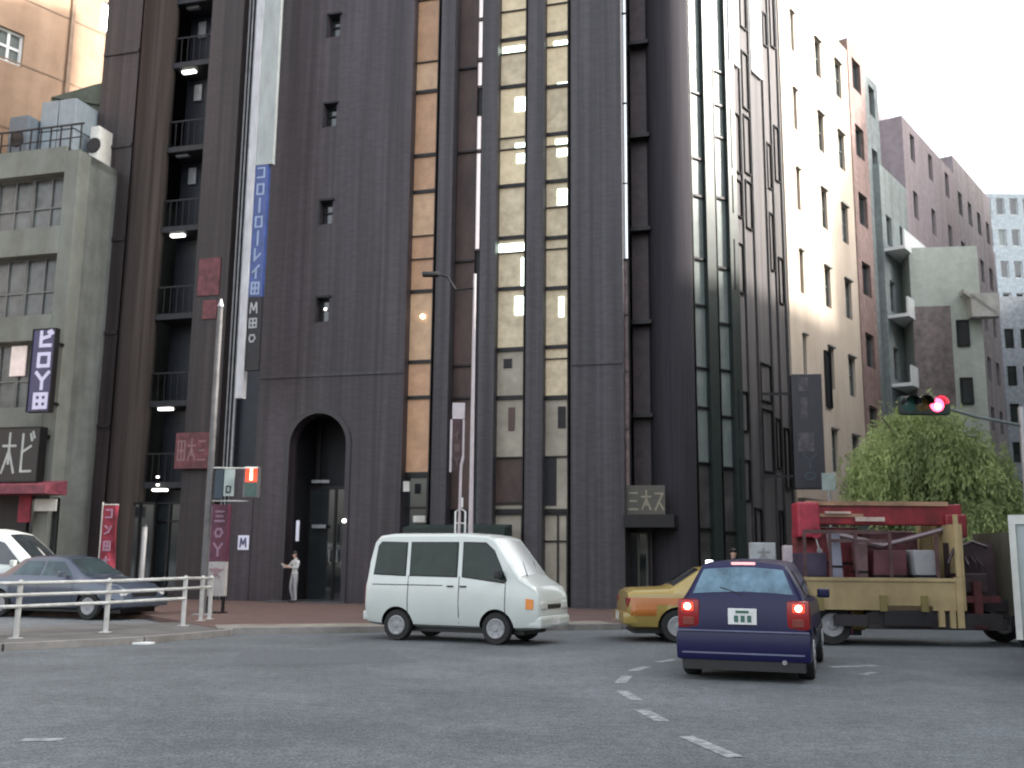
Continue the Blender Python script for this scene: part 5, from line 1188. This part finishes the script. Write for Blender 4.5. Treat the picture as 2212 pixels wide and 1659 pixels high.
# ================================================================== PEOPLE
def person(label, pos, face, shirt, trousers, hair_m, pose, h=1.66, skin=(.42, .27, .20), z0=.11):
    """skinned body; joints in metres, local -y is the direction faced"""
    t = thing('person', label, 'person', (pos.x, pos.y, z0), R(face))
    k = h / 1.70
    J = {'pel': (0, 0, .92), 'wst': (0, .0, 1.06), 'chs': (0, .02, 1.28), 'nck': (0, .02, 1.45), 'hb': (0, .0, 1.53), 'ht': (0, .0, 1.64),
         'shl': (-.17, .02, 1.39), 'shr': (.17, .02, 1.39), 'ell': (-.23, .03, 1.13), 'elr': (.23, .03, 1.13), 'wrl': (-.24, -.06, .90), 'wrr': (.24, -.06, .90),
         'hil': (-.09, 0, .88), 'hir': (.09, 0, .88), 'knl': (-.10, -.02, .49), 'knr': (.10, -.02, .49), 'anl': (-.10, .02, .09), 'anr': (.10, .02, .09), 'tol': (-.11, -.15, .035), 'tor': (.11, -.15, .035)}
    J.update(pose); rad = dict(pel=.125, wst=.115, chs=.135, nck=.052, hb=.07, ht=.072, shl=.062, shr=.062, ell=.045, elr=.045, wrl=.03, wrr=.03, hil=.092, hir=.092, knl=.062, knr=.062, anl=.045, anr=.045, tol=.035, tor=.035)
    names = list(J); E_ = [('pel', 'wst'), ('wst', 'chs'), ('chs', 'nck'), ('nck', 'hb'), ('hb', 'ht'), ('chs', 'shl'), ('chs', 'shr'), ('shl', 'ell'), ('shr', 'elr'), ('ell', 'wrl'), ('elr', 'wrr'), ('pel', 'hil'), ('pel', 'hir'), ('hil', 'knl'), ('hir', 'knr'), ('knl', 'anl'), ('knr', 'anr'), ('anl', 'tol'), ('anr', 'tor')]
    vs = [Vector(J[n]) * k for n in names]; rr = [rad[n] * k for n in names]; ed = [(names.index(a), names.index(c)) for a, c in E_]
    for sfx in 'lr':       # palm, four fingers and a thumb
        wv = Vector(J['wr' + sfx]) * k; ev = Vector(J['el' + sfx]) * k; d = (wv - ev).normalized(); sd_ = d.cross(Vector((0, 1, 0.2))).normalized()
        vs.append(wv + d * .07); rr.append(.03); pi_ = len(vs) - 1; ed.append((names.index('wr' + sfx), pi_))
        for q_, L in enumerate((.065, .075, .07, .055)):
            vs.append(vs[pi_] + d * .03 + sd_ * (q_ - 1.5) * .019); rr.append(.009); ed.append((pi_, len(vs) - 1))
            vs.append(vs[-1] + d * L * .8 + Vector((0, -.02, 0))); rr.append(.007); ed.append((len(vs) - 2, len(vs) - 1))
        vs.append(wv + d * .03 - sd_ * .045); rr.append(.010); ed.append((names.index('wr' + sfx), len(vs) - 1))
        vs.append(vs[-1] + d * .045 - sd_ * .012); rr.append(.008); ed.append((len(vs) - 2, len(vs) - 1))
    me = bpy.data.meshes.new('body'); me.from_pydata([tuple(v) for v in vs], ed, []); o = bpy.data.objects.new('body', me); col.objects.link(o)
    sm = o.modifiers.new('s', 'SKIN'); sv_ = me.skin_vertices[0].data
    for i, r_ in enumerate(rr): sv_[i].radius = (r_, r_ * (.72 if i < len(names) and names[i] in ('chs', 'wst', 'pel') else 1)); sv_[i].use_root = (i == 0)
    sb = o.modifiers.new('b', 'SUBSURF'); sb.levels = 2; sb.render_levels = 2
    dg = bpy.context.evaluated_depsgraph_get(); m2 = bpy.data.meshes.new_from_object(o.evaluated_get(dg)); o.modifiers.clear(); o.data = m2; o.parent = t
    ms = [mat('skin_tone', skin, rough=.6, var=.05), shirt, trousers, M_black]
    for m in ms: m2.materials.append(m)
    P_ = lambda n: Vector(J[n]) * k
    for f in m2.polygons:
        c = f.center; f.use_smooth = True
        if c.z < .10 * k: f.material_index = 3
        elif c.z < .96 * k and min((c - P_('wrl')).length, (c - P_('wrr')).length, (c - P_('ell')).length) > .2 * k or (c.z < .96 * k and abs(c.x) < .15 * k and c.y > -.13 * k): f.material_index = 2
        elif c.z < 1.47 * k:
            f.material_index = 0 if min((c - P_('wrl')).length, (c - P_('wrr')).length) < .12 * k else 1
        else: f.material_index = 0
    hd_ = (P_('hb') + P_('ht')) / 2
    b = MB(); bmesh.ops.create_icosphere(b.bm, subdivisions=3, radius=1.0)
    for v in list(b.bm.verts): v.co = Vector((v.co.x * .088 * k, v.co.y * .10 * k + .012, v.co.z * .115 * k + .03 * k)) + hd_
    bmesh.ops.delete(b.bm, geom=[v for v in b.bm.verts if v.co.y < hd_.y - .03 * k and v.co.z < hd_.z + .07 * k or v.co.z < hd_.z - .06], context='VERTS'); b.build('hair', hair_m, t, smooth=True)
    b = MB(); yf = hd_.y - .072 * k
    b.box(hd_.x - .012, hd_.x + .012, yf - .02, yf + .01, hd_.z - .02, hd_.z + .012, bev=.004); b.build('nose', ms[0], t)
    for sx in (-1, 1): MB().box(hd_.x + sx * .03 - .01, hd_.x + sx * .03 + .01, yf - .006, yf + .01, hd_.z + .012, hd_.z + .022).build('eye', M_black, t); MB().box(hd_.x + sx * .078 - .006, hd_.x + sx * .078 + .006, hd_.y - .015, hd_.y + .015, hd_.z - .02, hd_.z + .025, bev=.004).build('ear', ms[0], t)
    MB().box(hd_.x - .022, hd_.x + .022, yf - .004, yf + .012, hd_.z - .048, hd_.z - .040).build('mouth', mat('lip_tone', (.25, .1, .09)), t)
    return t
M_hair = mat('black_hair', (.012, .010, .010), rough=.6)
pos = fa.w(fa.s_(634, 1298, -.55), -.55)
person('person in pale shirt and trousers standing with bent arms beside the arched doorway', pos, -50, mat('pale_shirt', (.42, .42, .41), rough=.8, var=.08), mat('pale_trousers', (.27, .27, .28), rough=.8, var=.08), M_hair,
       {'ell': (-.27, -.08, 1.18), 'wrl': (-.16, -.30, 1.24), 'elr': (.27, -.05, 1.16), 'wrr': (.05, -.28, 1.18), 'knl': (-.13, -.06, .49), 'anl': (-.16, .06, .09), 'tol': (-.18, -.12, .035), 'hb': (0, -.02, 1.53), 'ht': (0, -.04, 1.63)}, h=1.56)
q = P(1585, 1230, 26.0)
person('person in a dark teal jacket walking beyond the hatchback roof', q, 20, mat('dark_teal_cloth', (.03, .05, .06), rough=.8), mat('dark_cloth', (.02, .02, .024), rough=.8), M_hair,
       {'knl': (-.1, -.12, .5), 'anl': (-.1, -.1, .09), 'tol': (-.1, -.27, .035), 'anr': (.1, .16, .11), 'tor': (.1, .0, .04)}, h=1.68)

# ================================================================== WILLOW
random.seed(11)
wy = 27.5
q = P(2003, 1000, wy); wil = thing('willow_tree', 'soft green willow tree with drooping branches behind the crane truck', 'tree', (q.x, wy, 0))
top = P(1960, 872, wy).z; half = (P(2165, 1000, wy).x - P(1838, 1000, wy).x) / 2
M_bark = mat('willow_bark', (.07, .055, .042), rough=.9, var=.3, bump=.6)
b = MB(); b.tube([(0, 0, 0), (.05, .03, 1.1), (-.05, .0, 2.3), (0.02, 0, 3.0)], [.19, .15, .13, .09], 12)
limbs = []
for k in range(13):
    a = k * 2.4; r = half * random.uniform(.35, .8); z0 = random.uniform(1.9, 3.0); z1 = top * random.uniform(.74, .95)
    e = Vector((r * math.cos(a), r * .8 * math.sin(a), z1)); m_ = Vector((r * .35 * math.cos(a), r * .3 * math.sin(a), z0 + (z1 - z0) * .6))
    b.tube([(0, 0, z0), m_, e], [.07, .045, .015], 6); limbs.append((m_, e))
b.build('trunk', M_bark, wil, smooth=True)
lm = mat('willow_leaf', (.22, .27, .10), rough=.8, var=.35, scale=.9, c2=(.30, .36, .15))
_t = lm.node_tree; _tr = _t.nodes.new('ShaderNodeBsdfTranslucent'); _mx = _t.nodes.new('ShaderNodeMixShader'); _mx.inputs[0].default_value = .4
_b = _t.nodes['Principled BSDF']; _t.links.new(_b.inputs['Base Color'].links[0].from_socket, _tr.inputs[0])
_t.links.new(_b.outputs[0], _mx.inputs[1]); _t.links.new(_tr.outputs[0], _mx.inputs[2]); _t.links.new(_mx.outputs[0], _t.nodes['Material Output'].inputs[0])
bm = bmesh.new()
def leaf(p, d, s):
    n = Vector((random.uniform(-1, 1), random.uniform(-1, 1), random.uniform(-.2, .6))).normalized(); u_ = d.cross(n)
    if u_.length < 1e-3: return
    u_ = u_.normalized() * s * .13; vs = [bm.verts.new(p), bm.verts.new(p + d * s * .5 + u_), bm.verts.new(p + d * s), bm.verts.new(p + d * s * .5 - u_)]; bm.faces.new(vs)
clumps = []
for k in range(78):
    a = random.uniform(0, 6.283); rr_ = half * math.sqrt(random.random()) * .97; f = 1 - (rr_ / half) ** 2.2 * .48
    lean = .93 if math.cos(a) * rr_ > .2 else 1.0
    clumps.append((Vector((rr_ * math.cos(a), rr_ * .8 * math.sin(a), top * f * lean * random.uniform(.80, 1.02))), random.uniform(.65, 1.3)))
for c, sz in clumps:
    for s_ in range(34):
        st = c + Vector((random.gauss(0, .26), random.gauss(0, .26), random.gauss(0, .14))) * sz
        out_ = Vector((st.x, st.y, 0)); out_ = out_.normalized() * random.uniform(.0, .35) if out_.length > .1 else out_
        L = random.uniform(.5, 1.5); d = Vector((random.gauss(0, .15), random.gauss(0, .15), 0)) + out_; p = st.copy()
        for i in range(int(L * 11)):
            t_ = i / (L * 11); dirv = (d * (1 - t_) + Vector((0, 0, .35 - 1.6 * min(1, t_ * 2.2)))).normalized(); p = p + dirv * .09
            if p.z < 1.6: break
            for _ in range(2): leaf(p + Vector((random.gauss(0, .03), random.gauss(0, .03), 0)), (dirv + Vector((random.gauss(0, .5), random.gauss(0, .5), random.gauss(-.2, .3)))).normalized(), random.uniform(.10, .20))
me = bpy.data.meshes.new('crown'); bm.to_mesh(me); bm.free(); me.materials.append(lm); o = bpy.data.objects.new('crown', me); col.objects.link(o); o.parent = wil
